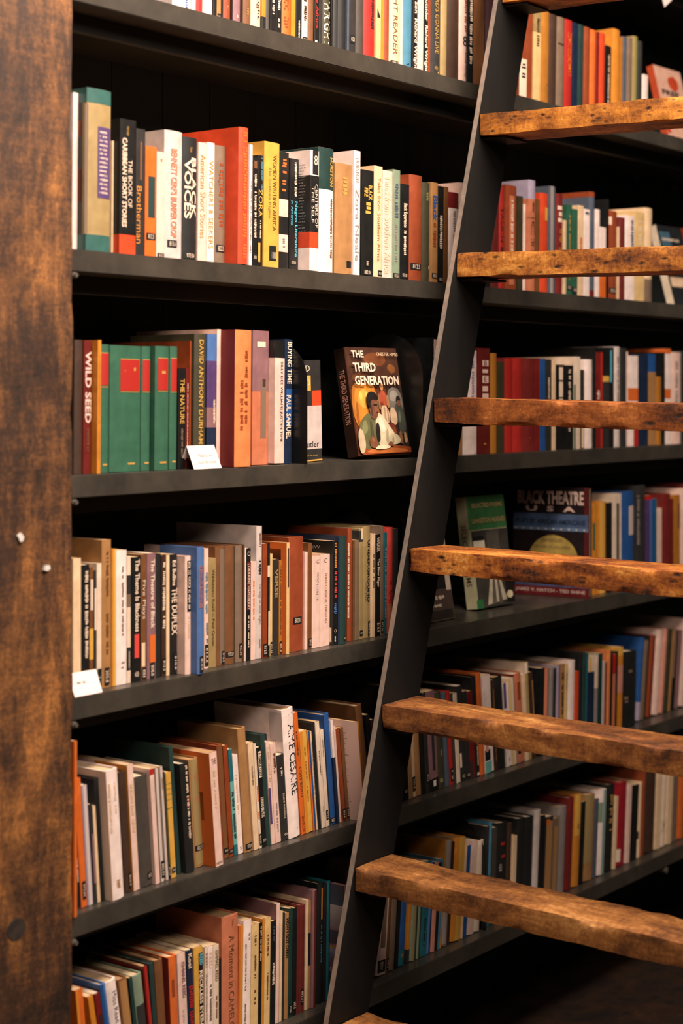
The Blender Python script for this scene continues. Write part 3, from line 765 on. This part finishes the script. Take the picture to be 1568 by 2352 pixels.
P = row(5, 'L', 480, 1560, 3.2667, '''
1168 1182 312 ochre p k.10 S:brown:.1,.7,.25,.75 C:pinkwhite:.0,1 P:grey:.1,.35,.25,.8:# P:grey:.4,.62,.25,.8:# P:grey:.68,.85,.25,.8:#
1184 1232 190 brown h k.10
1234 1262 260 black k.08
1264 1290 300 darkbrown k.07
''', prev=P)
P = row(5, 'R', 900, 1500, 4.3556, '''
20 60 330 charcoal
62 112 400 maroon
118 174 330 black L:.9,.95
180 243 430 cream p B:tan:.0,1,.0,.5 M:.8,.94,.5,.95
245 308 425 tan h
310 345 400 black
346 382 395 charcoal M:.8,.9
384 470 390 mauve B:black:.88,1 B:charcoal:.4,.8,.4,.7 B:white:.9,.96,.4,.7
475 540 395 darkolive h S:tan:.6,.7 B:olive:.9,.94,.2,.6
545 587 400 slate h
590 626 385 red h M:.82,.96
627 649 400 darkgrey
650 690 405 ivory
692 744 330 charcoal B:ivory:.7,.85,.0,.3 L:.92,.97
747 789 385 charcoal L:.92,.97
790 840 385 darkred B:charcoal:.8,1,.0,.4
842 890 240 black h S:ivory:.5,.9 B:ivory:.96,.99,.3,.8
892 940 205 orange h
942 1025 235 white B:lightteal:.88,1,.0,.7 B:black:.76,.87,.0,.6 B:pink:.68,.78,.1,.4
1030 1065 270 darkbrown S:tan:.1,.9
1067 1150 245 black h
1152 1204 298 white B:purple:.0,.3,.0,.4 S:grey:.9,.95
1206 1254 255 ivory B:paleyellow:.0,1,.0,.4
1256 1338 212 salmon h p B:rust:.1,.3,.4,.8 B:black:.84,.9,.2,.5 C:maroon:.0,1
1340 1372 212 cream
1376 1408 92 khaki h p w.19 B:ivory:.0,.11
1412 1445 190 darkbrown B:tan:.1,.5,.6,1
''', k0=.045, prev=P)
P = row(5, 'R', 1220, 1400, 4.506, '''
80 124 620 black
126 180 622 mauve h B:salmon:.0,1,.0,.5
182 214 615 grey
216 246 618 charcoal
248 288 590 lilac B:mauve:.0,1,.5,1
290 334 578 tan S:darkbrown:.1,.6,.2,.7
335 368 582 paleyellow S:taupe:.1,.3
370 448 548 white h p w.2
450 481 650 redorange
486 524 468 black h w.2
526 588 478 darkgreen h B:teal:.0,.98,.4,.7
590 644 482 navy B:ivory:.0,.2 B:yellow:.03,.2,.0,.3
646 680 480 grey B:ivory:.0,.4
682 724 470 darkgreen
726 750 540 greywhite
752 773 560 rust
775 815 435 peach h
817 832 440 black
834 864 470 salmon B:red:.0,.25
866 884 440 black
886 936 402 amber B:pink:.22,.55 B:yellow:.0,.1
945 1086 460 black h S:taupe:.2,.3 S:taupe:.5,.7,.1,.4
''', k0=-.02, prev=P)
P = row(5, 'R', 1220, 1400, 4.506, '''
1088 1130 315 blue h B:lilac:.78,1
1134 1162 340 taupe
1164 1182 295 black h
1184 1250 300 darkred h B:rust:.0,1,.0,.4
1254 1322 240 pinkwhite h w.2
1324 1370 225 pink h
1374 1412 228 darkolive
1414 1436 230 tan
1438 1478 240 black B:taupe:.0,.6,.0,.4
1480 1518 235 mauve
1520 1600 130 pinkwhite h w.2
''', k0=-.065, prev=P, setb=.05)
# bottom shelf
P = row(6, 'L', 160, 2060, 3.92, '''
52 118 820 orange k.08 B:amber:.0,1,.0,.3
165 212 860 amber k.13
224 272 840 darkred k.12 B:wine:.2,.6,.3,.9
274 326 755 cornflower h k.12 B:blue:.0,1,.0,.5
330 425 735 white h k.12 T:slate:.1,.38,.4,.8:Miss~Read
435 520 722 brown h k.11 B:tan:.01,.99,.1,1
525 566 706 darkgreen k.1
570 655 690 sage h k.1 B:charcoal:.28,.7,.1,1 S:ivory:.5,.56,.3,.8
658 695 600 darkred k.09 B:red:.0,1,.2,1
700 756 590 darkgreen h k.07
770 842 565 brown h k.06
888 965 540 orange h p k.04 C:darkred:.0,1 B:rust:.2,.35,.3,.6
968 1040 512 pinkwhite k.04 T:mauve:.08,.4,.45,.85:!ISHMAEL~REED S:greywhite:.5,.7
1045 1106 485 navy k.03 T:ivory:.03,.16,.2,.8:!Kool S:red:.32,.8,.15,.85
1110 1196 465 yellow k.02 B:black:.06,1,.5,1 T:cyan:.07,.17,.6,.95:!REED T:ivory:.22,.8,.55,.95:!RECKLESS~EYEBALL
1198 1245 465 ivory T:taupe:.05,.2:REED S:taupe:.25,.7,.25,.75
1247 1292 460 white T:cream:.05,.2:REED S:taupe:.35,.7,.25,.75
1294 1346 445 ivory T:brown:.05,.34,.3,.85:ISHMAEL~REED S:brown:.48,.7,.4,.7
1350 1366 560 black
1382 1528 198 salmon h p T:brown:.03,.08,.3,.9:Robert T:brown:.15,.92,.35,.68:A~Moment~in~CAMELOT
''', 't')
P = row(6, 'L', 460, 1960, 3.92, '''
352 389 665 orange B:amber:.0,1,.2,1
392 462 620 white S:grey:.1,.18,.6,.9 S:taupe:.2,.6,.2,.4 S:taupe:.7,.9,.2,.4
464 532 660 paleyellow S:brown:.1,.22 S:brown:.28,.5 S:brown:.6,.75
533 560 640 black S:ivory:.03,.35,.25,.75
562 584 600 amber
585 638 598 paleyellow S:brown:.15,.35 S:brown:.5,.75
640 684 625 black S:slate:.05,.2 S:ivory:.4,.62,.25,.75
686 720 465 pinkwhite p w.2 C:mauve:.0,1
722 744 530 cream
746 764 545 charcoal
766 800 550 tan T:black:.05,.42,.2,.9:!HOW~I~GOT~OVAH
802 836 510 darkgreen M:.88,.97
838 876 508 black M:.86,.95
878 903 485 maroon h
905 952 482 maroon h M:.78,.93,.2,.7 B:red:.5,1,.92,1
954 978 430 cream
979 998 435 tan B:black:.3,.6
1018 1056 345 mauve h p w.19 B:maroon:.0,1,.3,1
1064 1116 288 black h B:amber:.04,.3,.5,.85 S:skyblue:.35,.7,.4,.8
1118 1146 285 black h
1148 1176 265 teal h B:navy:.0,1,.6,1
''', 't', k0=-.012, prev=P)
P = row(6, 'L', 460, 1960, 3.92, '''
1296 1322 310 mauve h p k-.03 w.18 C:mauve:.0,1 C:slate:.0,.18 C:greywhite:.18,.38,.5,1 C:slate:.4,.52 C:yellow:.535,.555,.5,.9 C:lilac:.56,.72 C:red:.735,.755,.5,.8 C:black:.76,1
1325 1360 330 white
1362 1395 350 black
1400 1440 340 tan
1442 1475 360 maroon
1478 1520 350 charcoal
''', 't', prev=P)
P = row(6, 'R', 840, 1860, 3.92, '''
92 178 560 pinkwhite M:.86,.97 B:taupe:.1,.75,.3,.8
180 202 540 brown M:.86,.97
204 264 520 taupe h k-.04
266 290 500 black
295 352 520 blue h B:teal:.84,1 H:orange:.88,.92,.3,.7:o S:skyblue:.1,.62,.5,.8
362 388 510 amber B:charcoal:.86,1
396 448 500 sage h B:khaki:.0,1,.3,.6
450 484 498 darkolive B:sage:.0,1,.0,.5
487 546 500 teal k-.04 S:navy:.6,.9
548 583 500 cornflower h B:navy:.0,1,.4,.9
585 618 500 pink
620 644 500 black
646 664 470 skyblue
666 682 300 ochre h w.19 p
684 740 305 taupe h B:grey:.0,.98,.0,.6
742 752 310 darkbrown
754 862 300 amber h B:yellow:.0,1,.4,1
863 868 330 cream
870 906 350 blue
912 968 312 pinkwhite
970 1032 310 ivory h p w.2
''', k0=-.055, prev=P)
BE6 = P[0]+.002
P = row(6, 'R', 840, 1860, 3.92, '''
1040 1088 175 charcoal
1090 1118 132 skyblue h p k-.03 B:teal:.5,1
1124 1160 180 darkgrey
1162 1258 150 black h w.19 S:red:.2,.28,.2,.8 S:red:.33,.38,.3,.8 B:amber:.72,1 S:grey:.42,.5,.2,.5
1260 1300 140 darkbrown h
1302 1345 255 cream
1350 1420 105 black h
1422 1498 90 black h
''', k0=-.03, prev=(BE6+.012, 0))
P = row(6, 'R', 1180, 1740, 4.041, '''
168 226 520 greywhite h p w.2
228 264 560 black
268 340 580 charcoal B:tan:.05,1,.1,.9 B:orange:.03,.1,.1,.5
342 384 590 taupe B:tan:.1,1,.2,.9
386 470 490 grey h p B:taupe:.1,1,.0,.2
478 538 402 darkred h p w.19
542 608 375 amber h B:yellow:.0,.45,.1,.9 S:brown:.3,.4
612 640 430 black
642 735 382 tan h B:khaki:.0,.8,.0,.7
738 764 400 slate
768 842 330 white h p w.2 B:sage:.15,.38,.0,.45 B:lightteal:.0,1,.5,.8
846 916 282 black h S:gold:.12,.55,.3,.7
918 946 380 cream
948 1032 262 crimson h B:ivory:.8,.95,.0,.4
1034 1072 270 pinkwhite
1076 1138 282 black
1140 1174 250 cream h B:darkbrown:.65,.75,.0,.3
1176 1206 150 rust h p w.19
1216 1304 152 darkbrown h
1306 1356 165 cream
1358 1408 165 ivory h S:taupe:.65,.85,.2,.8
1410 1458 168 cream
1460 1508 190 taupe
1516 1580 170 orange h
1582 1640 165 brown h
''', k0=-.04, prev=P)
# ---------------------------------------------------------------- bookends
m_end = dark_mat('black enamel', '0c0c0c', '141414', .3, 12, .02)
def bookend(x, zs, y0, y1, h, label):
    o = tag(empty('bookend', (x, y0, zs+.0004)), label, 'bookend', None)
    r = min(.09, (y1-y0)*.49); pts = [(0,0)]
    for k in range(11):
        a = math.pi - k*math.pi/20; pts.append((r+r*math.cos(a), h-r+r*math.sin(a)))
    for k in range(11):
        a = math.pi/2 - k*math.pi/20; pts.append((y1-y0-r+r*math.cos(a), h-r+r*math.sin(a)))
    pts.append((y1-y0, 0))
    MB().prism(pts, 0, .0012, lambda a,b,c: (c, a, b)).obj('upright_plate', m_end, o)
    return o
bookend(PB3+.0005, SHT[3], -.005, .15, .23, 'black metal bookend right of the dark blue paperback on the third shelf')
xb3 = hit(971, -.002)[0]
bookend(xb3, SHT[3], -.002, .19, .255, 'tall black metal bookend behind the facing brown portrait book, third shelf')
bookend(BE6+.003, SHT[6], .02, .22, .24, 'black round-topped metal bookend among the books on the bottom shelf right of ladder')
xe4 = hit(912, .0)[0]
bookend(xe4, SHT[4], .04, .2, .25, 'black metal bookend closing the fourth shelf row beside the ladder stile')
# ---------------------------------------------------------------- books shown face out
def facebook(name, px, s, zs, wd, h, t, lean, yaw, cover, spine, art, label, hard=True, roll=0):
    """local: x across the cover, y thickness (away), z up; origin at the lower left front corner"""
    x = hit(px, s)[0]
    o = tag(empty(name, (x, s, zs+.0015+t*math.sin(lean)), (0,0,0)), label, 'book')
    o.rotation_euler = (Matrix.Rotation(yaw, 4, 'Z') @ Matrix.Rotation(-lean, 4, 'X') @ Matrix.Rotation(roll, 4, 'Y')).to_euler()
    th = .003 if hard else .001
    MB().box((0,0,0),(wd,th,h)).box((0,t-th,0),(wd,t,h)).box((-.0005,0,0),(th*.8,t,h)).obj('cover', cover_mat(cover, .35), o, .0006)
    MB().box((th,th,.003),(wd-.004,t-th,h-.003)).obj('page_block', page_mat(), o)
    cp = MB().box((-.0012,.0004,.0003),(-.0006,t-.0004,h-.0003)).obj('spine_face', cover_mat(spine, .35), o)
    z = -.0004
    for a in art:
        z -= .00012
        if a[0] == 'poly':
            mesh_obj(a[3] if len(a) > 3 else 'cover_art', [(p*wd, z, q*h) for p, q in a[2]], [tuple(range(len(a[2])))], cover_mat(a[1], .4, .2), o)
        elif a[0] == 'text':
            _, c, (u0,v0,u1,v1), st, bold = a
            vv, ff = put_text(lambda p,q: (p, z-.0002, q), st, u0*wd, u1*wd, v0*h, v1*h, False, bold, False); mesh_obj('title_lettering', vv, ff, ink(c), o)
        elif a[0] == 'spine':
            _, c, v0, v1, st = a
            vv, ff = put_text(lambda p,q: (-.0014, p, q), st, t*.25, t*.75, v0*h, v1*h, True, .01)
            vv = [(x_, t-y_, z_) for x_, y_, z_ in vv]; mesh_obj('spine_lettering', vv, [q[::-1] for q in ff], ink(c), o)
        elif a[0] == 'line':
            _, c, (u0,v0,u1,v1) = a
            vv, ff = scribble(lambda p,q: (p, z-.0002, q), u0*wd, u1*wd, v0*h, v1*h, False, random.Random(3)); mesh_obj('fine_print', vv, ff, ink(c), o)
    return o
def R(u0,v0,u1,v1): return [(u0,v0),(u1,v0),(u1,v1),(u0,v1)]
def blob(cx, cy, rx, ry, n=14, j=0.0, sd=1):
    r = random.Random(sd); return [(cx+rx*math.cos(2*math.pi*k/n)*(1+r.uniform(-j,j)), cy+ry*math.sin(2*math.pi*k/n)*(1+r.uniform(-j,j))) for k in range(n)]
def CH(pts, n=2):
    for _ in range(n):
        q = []
        for i, (x, y) in enumerate(pts):
            X, Y = pts[(i+1) % len(pts)]; q += [(.75*x+.25*X, .75*y+.25*Y), (.25*x+.75*X, .25*y+.75*Y)]
        pts = q
    return pts
def C_(c, *p): return ('poly', c, CH(list(p)))
facebook('hardcover_book', 824, .04, SHT[3], .150, .222, .030, .19, -.14, '5a2f1c', '2a1a12', [
 ('poly','43261a',R(0,.62,1,1)), C_('6a3a1e',(.3,.9),(.5,.97),(.8,.92),(.7,.82),(.4,.84)), C_('7a4a22',(.75,.8),(.82,.86),(.95,.82),(.9,.75)), C_('5c341c',(.05,.75),(.3,.78),(.35,.7),(.1,.66)), C_('8a5426',(.8,.79),(.85,.83),(.88,.78),(.84,.75)),
 ('poly','33231e',R(.7,.08,1,.64)), C_('b8702a',(0,.22),(0,.66),(.25,.68),(.5,.66),(.5,.25)), C_('d98a30',(.03,.3),(.06,.64),(.3,.66),(.46,.6),(.44,.3)),
 C_('e8a848',(.1,.48),(.16,.6),(.3,.62),(.36,.5),(.26,.42)), C_('f2c060',(.14,.55),(.18,.61),(.22,.55),(.18,.5)), C_('f2c060',(.26,.56),(.3,.6),(.33,.54),(.29,.5)), C_('c87a2c',(.36,.4),(.4,.64),(.46,.66),(.48,.42)), C_('a8601f',(.05,.3),(.07,.5),(.1,.5),(.1,.3)),
 C_('6e665e',(.7,.42),(.68,.58),(.8,.64),(.97,.6),(.98,.4),(.84,.36)), C_('958b80',(.72,.5),(.74,.58),(.84,.61),(.92,.56),(.86,.5)), C_('4c4640',(.8,.4),(.82,.48),(.94,.5),(.96,.36)),
 C_('9c7450',(.49,.42),(.51,.56),(.55,.58),(.55,.42)), C_('b8543a',(.53,.45),(.52,.55),(.57,.6),(.63,.6),(.68,.54),(.67,.45)), C_('8a3c28',(.53,.45),(.54,.5),(.6,.48),(.6,.44)), C_('c98a5a',(.56,.6),(.56,.66),(.6,.68),(.63,.65),(.62,.6)), C_('2a1a14',(.55,.64),(.57,.7),(.62,.7),(.63,.66),(.59,.67)), C_('b07c50',(.65,.44),(.66,.56),(.7,.55),(.71,.44)),
 C_('d8b898',(.53,.28),(.52,.46),(.66,.46),(.7,.3)), C_('b09070',(.57,.28),(.58,.45),(.61,.45),(.61,.28)), C_('a88868',(.64,.3),(.63,.44),(.66,.44),(.67,.3)), C_('d0b090',(.69,.27),(.69,.42),(.76,.45),(.82,.4),(.82,.28)), C_('6a2c20',(.64,.15),(.65,.29),(.76,.3),(.78,.16)), C_('8c4a2c',(.7,.15),(.71,.26),(.76,.26),(.76,.15)),
 C_('3c4038',(.82,.18),(.82,.42),(.88,.47),(.96,.42),(.97,.2)), C_('59604f',(.84,.3),(.85,.4),(.89,.42),(.89,.3)), C_('6b4430',(.85,.45),(.85,.5),(.89,.53),(.92,.49),(.91,.45)), C_('1e1612',(.84,.49),(.85,.55),(.91,.55),(.93,.5),(.88,.51)), C_('b08a60',(.9,.1),(.9,.2),(.94,.22),(.97,.12)), C_('7a5034',(.8,.1),(.81,.22),(.86,.22),(.87,.1)),
 ('poly','9c4a24',[(0.06,0.01),(1,.02),(1,.07),(.5,.1),(.06,.08)]), C_('c87038',(.1,.02),(.2,.06),(.6,.07),(.95,.05),(.9,.02)),
 C_('5c5a3a',(.02,.06),(.04,.26),(.14,.35),(.28,.4),(.38,.38),(.42,.2),(.4,.06)), C_('77754e',(.08,.18),(.12,.3),(.2,.34),(.22,.22)), C_('45432a',(.24,.1),(.26,.3),(.3,.34),(.32,.12)),
 C_('d8c8a8',(.38,.08),(.36,.3),(.42,.4),(.52,.37),(.62,.28),(.74,.18),(.7,.1),(.5,.06)), C_('e8dcc0',(.44,.2),(.44,.36),(.52,.34),(.56,.22)), C_('b4a482',(.52,.12),(.56,.24),(.6,.24),(.58,.1)), C_('c8b896',(.58,.09),(.6,.18),(.74,.2),(.82,.15),(.8,.1)), C_('9c8c6c',(.64,.12),(.66,.17),(.69,.17),(.68,.1)),
 C_('c4ac8c',(-.0,.02),(.0,.2),(.06,.26),(.12,.2),(.13,.1),(.08,.02)), C_('241a18',(.36,.12),(.35,.24),(.39,.31),(.44,.28),(.42,.12)),
 C_('6b4230',(.29,.36),(.27,.46),(.31,.53),(.41,.54),(.47,.48),(.46,.4),(.4,.33),(.32,.33)), C_('8f5d40',(.38,.38),(.38,.48),(.44,.5),(.47,.44),(.44,.38)), C_('4a2c20',(.3,.36),(.3,.46),(.34,.48),(.34,.36)), C_('22140f',(.36,.455),(.38,.475),(.44,.47),(.44,.455)), C_('3a1f18',(.4,.385),(.41,.4),(.45,.4),(.44,.385)),
 C_('1c1210',(.25,.46),(.25,.55),(.32,.59),(.42,.58),(.47,.54),(.46,.5),(.36,.52),(.31,.48),(.3,.42)),
 C_('f0dcb8',(.28,.05),(.32,.09),(.58,.09),(.6,.06)), C_('7a4a32',(.2,.08),(.2,.15),(.27,.18),(.35,.14),(.36,.09),(.28,.06)), C_('9c6848',(.24,.12),(.25,.16),(.3,.15),(.31,.12)), C_('7a4a32',(.55,.08),(.56,.12),(.64,.12),(.66,.08)),
 ('text','ivory',(.07,.9,.3,.965),'THE',.03), ('text','ivory',(.07,.77,.5,.85),'THIRD',.03), ('text','ivory',(.07,.645,.92,.73),'GENERATION',.03),
 ('text','cream',(.55,.92,.97,.95),'CHESTER HIMES',.0), ('spine','pink',.3,.8,'THE THIRD GENERATION')],
 'brown hardcover with painted portrait cover leaning face out near the ladder, third shelf')
facebook('hardcover_book', 1096, .085, SHT[4], .152, .252, .028, .13, -.03, 'b9b08c', 'c8bf9a', [
 ('poly','4a8a50',R(0,.7,1,1)), ('poly','5f9a5a',R(0,.7,.04,1)), ('poly','3e3a34',R(.04,0,1,.69)), ('poly','e8dcc4',R(.06,.3,.36,.6)), ('poly','1c1a18',R(.06,.6,.36,.64)),
 ('poly','57514a',R(.42,.3,.75,.68)), ('poly','87806f',blob(.8,.42,.14,.05,12,.1)), ('poly','1f1c1a',blob(.5,.3,.12,.16,12,.2)), ('poly','cdbfa6',[(.28,.02),(.42,.3),(.62,.33),(.8,.05)]),
 ('poly','5e564c',[(.4,.02),(.48,.28),(.52,.3),(.52,.02)]), ('poly','5e564c',[(.58,.02),(.58,.28),(.62,.28),(.68,.02)]), ('poly','1c1a18',R(.8,.02,1,.35)), ('poly','ecd9b0',blob(.88,.09,.09,.035,10,.1)), ('poly','2f6b3a',R(0,0,.16,.08)),
 ('text','paleyellow',(.1,.895,.92,.935),'SELECTED POEMS',.02), ('text','paleyellow',(.08,.755,.95,.8),'LANGSTON HUGHES',.02), ('spine','darkbrown',.2,.75,'SELECTED POEMS')],
 'green-topped hardcover with a black and white photo cover, face out on the fourth shelf')
facebook('paperback_book', 955, .05, SHT[4], .15, .225, .006, .16, 0, '4a3c34', '2a221e', [
 ('poly','1c1816',R(0,.3,1,1)), ('poly','cdb8a6',R(.86,.28,.98,.8)), ('poly','8a7568',R(.1,.6,.7,.9)), ('line','ivory',(.1,.2,.8,.24)), ('line','ivory',(.1,.13,.7,.16)), ('poly','2c2420',R(.05,.02,.95,.1))],
 'thin dark magazine leaning face out behind the ladder stile on the fourth shelf', False)
xq = hit(1351, .004)[0]
bt = facebook('paperback_book', 1179, .21, SHT[4], .204, .262, .012, 0, 0, '241a1c', '241a1c', [
 ('poly','5c1f20',R(.93,.0,1,1)), ('poly','54688c',R(.0,.6,.985,.755)), ('poly','6f88aa',R(.0,.6,.985,.63)), ('poly','d0b05c',blob(.53,.32,.33,.24,28)), ('poly','54608a',R(.02,.08,.98,.17)), ('poly','2a2022',R(.02,.12,.3,.2)),
 ('poly','7c2428',R(0,0,1,.085)),
 ('text','pinkwhite',(.06,.84,.93,.965),'BLACK THEATRE',.035), ('text','pinkwhite',(.17,.775,.32,.825),'U',.04), ('text','pinkwhite',(.45,.775,.54,.825),'S',.04), ('text','pinkwhite',(.66,.775,.82,.825),'A',.04),
 ('text','navy',(.04,.66,.95,.705),'PLAYS BY AFRICAN AMERICANS',.01), ('text','taupe',(.38,.5,.66,.525),'EXPANDED',.0), ('text','taupe',(.28,.44,.76,.465),'EDITION OF COLUMBIA',.0), ('text','pinkwhite',(.03,.025,.95,.065),'JAMES V. HATCH - TED SHINE',.02)]
 + [('poly','e8d4cc',blob(.04+.1*k,.615,.012,.009,8)) for k in range(10)],
 'large dark paperback with white block title and yellow oval facing out, fourth shelf', False)
xa = hit(1179, .205)[0]
bt.location = (xa, .205, SHT[4]+.001); bt.rotation_euler = (0, 0, -math.atan2(.203, xq-xa) if abs(xq-xa) > 1e-6 else -math.pi/2)
P4 = row(4, 'R', 980, 1090, 2.6667, '''
1018 1047 190 amber B:green:.2,.5,.0,.4
1050 1103 170 amber h B:yellow:.0,1,.2,.8
1106 1136 175 black
1140 1192 120 brown p w.2 B:ivory:.0,.87 B:charcoal:.1,.8,.4,.7
1200 1272 108 blue h p w.2 B:greywhite:.15,.45,.5,1
1284 1344 70 charcoal h w.19 S:grey:.1,.6,.1,.3
1352 1382 130 purple B:red:.0,.05 B:cornflower:.05,1,.4,.8
1384 1408 150 blue B:teal:.0,1,.5,1
1410 1440 208 pinkwhite
1444 1498 122 darkred h p
1500 1510 150 maroon
1513 1552 128 ochre B:brown:.1,.4,.6,1
1556 1600 90 pinkwhite h p w.2
1602 1640 60 maroon h w.19
''', prev=(xq+.006, 0))
P4 = row(4, 'R', 980, 1090, 2.6667, '''
690 840 105 pinkwhite s.17 w.12 h
''', prev=None) if False else P4
facebook('paperback_book', 1549, .06, SHT[2], .15, .222, .022, .26, -.05, '1d2024', 'dcc8b0', [
 ('poly','3c5a6c',R(.05,.7,.4,.92)), ('poly','31485a',R(.2,.45,.8,.66)), ('poly','d8b898',R(.05,.22,.9,.34)), ('poly','a03c20',R(.9,0,1,1)), ('line','ivory',(.1,.8,.7,.84))],
 'dark book with blue and cream bands leaning face out at far right, second shelf', False)
facebook('hardcover_book', 1538, .06, SHT[1], .15, .212, .020, .24, -.03, 'dfae98', 'c8502c', [
 ('poly','d04a28',blob(.62,.8,.2,.1,14,.1)), ('text','black',(.12,.62,.75,.69),'FREE',.03), ('text','black',(.4,.5,.8,.57),'WO',.03), ('poly','d04a28',R(.0,.1,.12,.5))],
 'pink and orange book leaning face out at far right of the top shelf')
# ---------------------------------------------------------------- small cards
m_card = ink('f6e2dc')
def tent(px, s, zs, wd, h, foot, lab, txt, yaw=0):
    x = hit(px, s)[0]; o = tag(empty('tent_card', (x, s, zs+.0006), (0,0,yaw)), lab, 'card')
    sl = .0006
    pr = lambda y0,z0,y1,z1,name: mesh_obj(name, [(0,y0,z0),(wd,y0,z0),(wd,y1,z1),(0,y1,z1),(0,y0+sl,z0),(wd,y0+sl,z0),(wd,y1+sl,z1),(0,y1+sl,z1)], [(0,1,2,3),(7,6,5,4),(0,4,5,1),(1,5,6,2),(2,6,7,3),(3,7,4,0)], m_card, o)
    pr(0, 0, foot*.5, h, 'front_panel'); pr(foot, 0, foot*.5+sl, h, 'back_panel')
    for st, u0, v0, u1, v1 in txt:
        f = lambda p,q: (p, foot*.5*q/h-.0005, q)
        if st: vv, ff = put_text(f, st, u0*wd, u1*wd, v0*h, v1*h, False, 0, False)
        else: vv, ff = scribble(f, u0*wd, u1*wd, v0*h, v1*h, False, random.Random(2))
        mesh_obj('card_lettering', vv, ff, ink('grey'), o)
    return o
tent(446, -.002+.004, SHT[3], .072, .040, .036, 'small white tent card asking not to touch the books, third shelf', [('Please do not',.3,.5,.8,.66),('touch the books',.2,.22,.88,.38)])
tent(172, .002, SHT[4], .062, .036, .03, 'small blank white card at the left end of the fourth shelf by the post', [(None,.2,.5,.55,.62)])
xx, t = hit(1520, -.01); zz = CZ+(HOR-15)*t/F
o = MB().box((0, 0, 0), (.05, .001, .12)).obj('hanging_card', m_card); o.location = (xx+.01, -.012, zz); o.rotation_euler = (0, -.55, 0)
tag(o, 'white paper card hanging from the shelf edge at the top right corner', 'card')
# ---------------------------------------------------------------- labels of the shelved books
rgbn = {}
used = set()
ALL.sort(key=lambda r: (r['row'], r['x']))
for i, r in enumerate(ALL):
    same = [q for q in ALL if q['row'] == r['row'] and q['side'] == r['side']]
    j = same.index(r); r['lf'] = same[j-1] if j else None; r['rt'] = same[j+1] if j+1 < len(same) else None
    r['j'] = j; r['n'] = len(same)
def feat(r):
    w_ = []
    for d in r['deco']:
        if d[0] in 'TH' and len([c for c in d[6] if c.isalpha()]) > 2: w_.append(('%s lettering' % nice(d[1])))
        elif d[0] == 'B' and d[1] in PAL and d[4] <= 0 and d[5] >= 1 and d[1] != r['col']: w_.append('%s band' % nice(d[1]))
        elif d[0] == 'B' and (d[5]-d[4]) >= .4 and (d[3]-d[2]) < .7 and d[1] != r['col']: w_.append('%s panel' % nice(d[1]))
        elif d[0] == 'B' and d[1] not in PAL: pass
        elif d[0] in 'LM': w_.append('black call label')
    out = []
    for x in w_:
        if x not in out: out.append(x)
    return out
def size(r):
    a = 'slim' if r['t'] < .012 else 'thick' if r['t'] > .032 else ''
    b = 'tall' if r['h'] > .245 else 'short' if r['h'] < .185 else ''
    return ' '.join(x for x in (b, a) if x)
def kindw(r): return 'hardcover' if r['hard'] else 'paperback'
for r in ALL:
    side = 'left' if r['side'] == 'L' else 'right'
    base = (size(r) + ' ' + nice(r['col']) + ' ' + kindw(r)).strip(); loc = '%s %s of ladder' % (ROWNAME[r['row']], side); fs = feat(r)
    L_ = nice(r['lf']['col']) if r['lf'] else ''; R_ = nice(r['rt']['col']) if r['rt'] else ''
    if r['lf'] and r['rt']: nb = 'between %s and %s' % (L_, R_) if L_ != R_ else 'between two %s' % L_
    elif r['rt']: nb = 'first in row, before %s' % R_
    else: nb = 'last in row, after %s' % L_
    wh = ('near the post','a third along','mid row','two thirds along','near the ladder') if side == 'left' else ('near the ladder','a third along','mid row','two thirds along','near the right edge')
    pos = wh[min(4, int(r['j']/r['n']*5))]
    c = []
    for f in fs[:2]: c.append('%s with %s, %s, %s' % (base, f, nb, loc))
    c.append('%s, %s, %s' % (base, nb, loc))
    for f in fs[:2]: c.append('%s with %s, %s, %s, %s' % (base, f, nb, pos, loc.replace(' of ladder', '')))
    c.append('%s %s, %s, %s' % (base, nb, pos, loc.replace(' of ladder', '')))
    r['cands'] = c + ['%s, %s, %s, spot %d' % (base, nb, ROWNAME[r['row']], r['j']+1)] if 0 else c + ['%s %s, %s, number %d from left' % (base, nb, ROWNAME[r['row']], r['j']+1)]
    for lab in r['cands']:
        if len(lab.replace(',', ' ').replace('-', ' ').split()) <= 16 and lab not in used: break
    if len(lab.replace(',', ' ').replace('-', ' ').split()) > 16: print('LONG', lab)
    if len(lab.replace(',', ' ').replace('-', ' ').split()) > 16: lab = lab.replace(' number', '')
    used.add(lab); r['o']['label'] = lab; r['o']['category'] = 'book'; r['o']['group'] = 'books on the %s' % ROWNAME[r['row']]
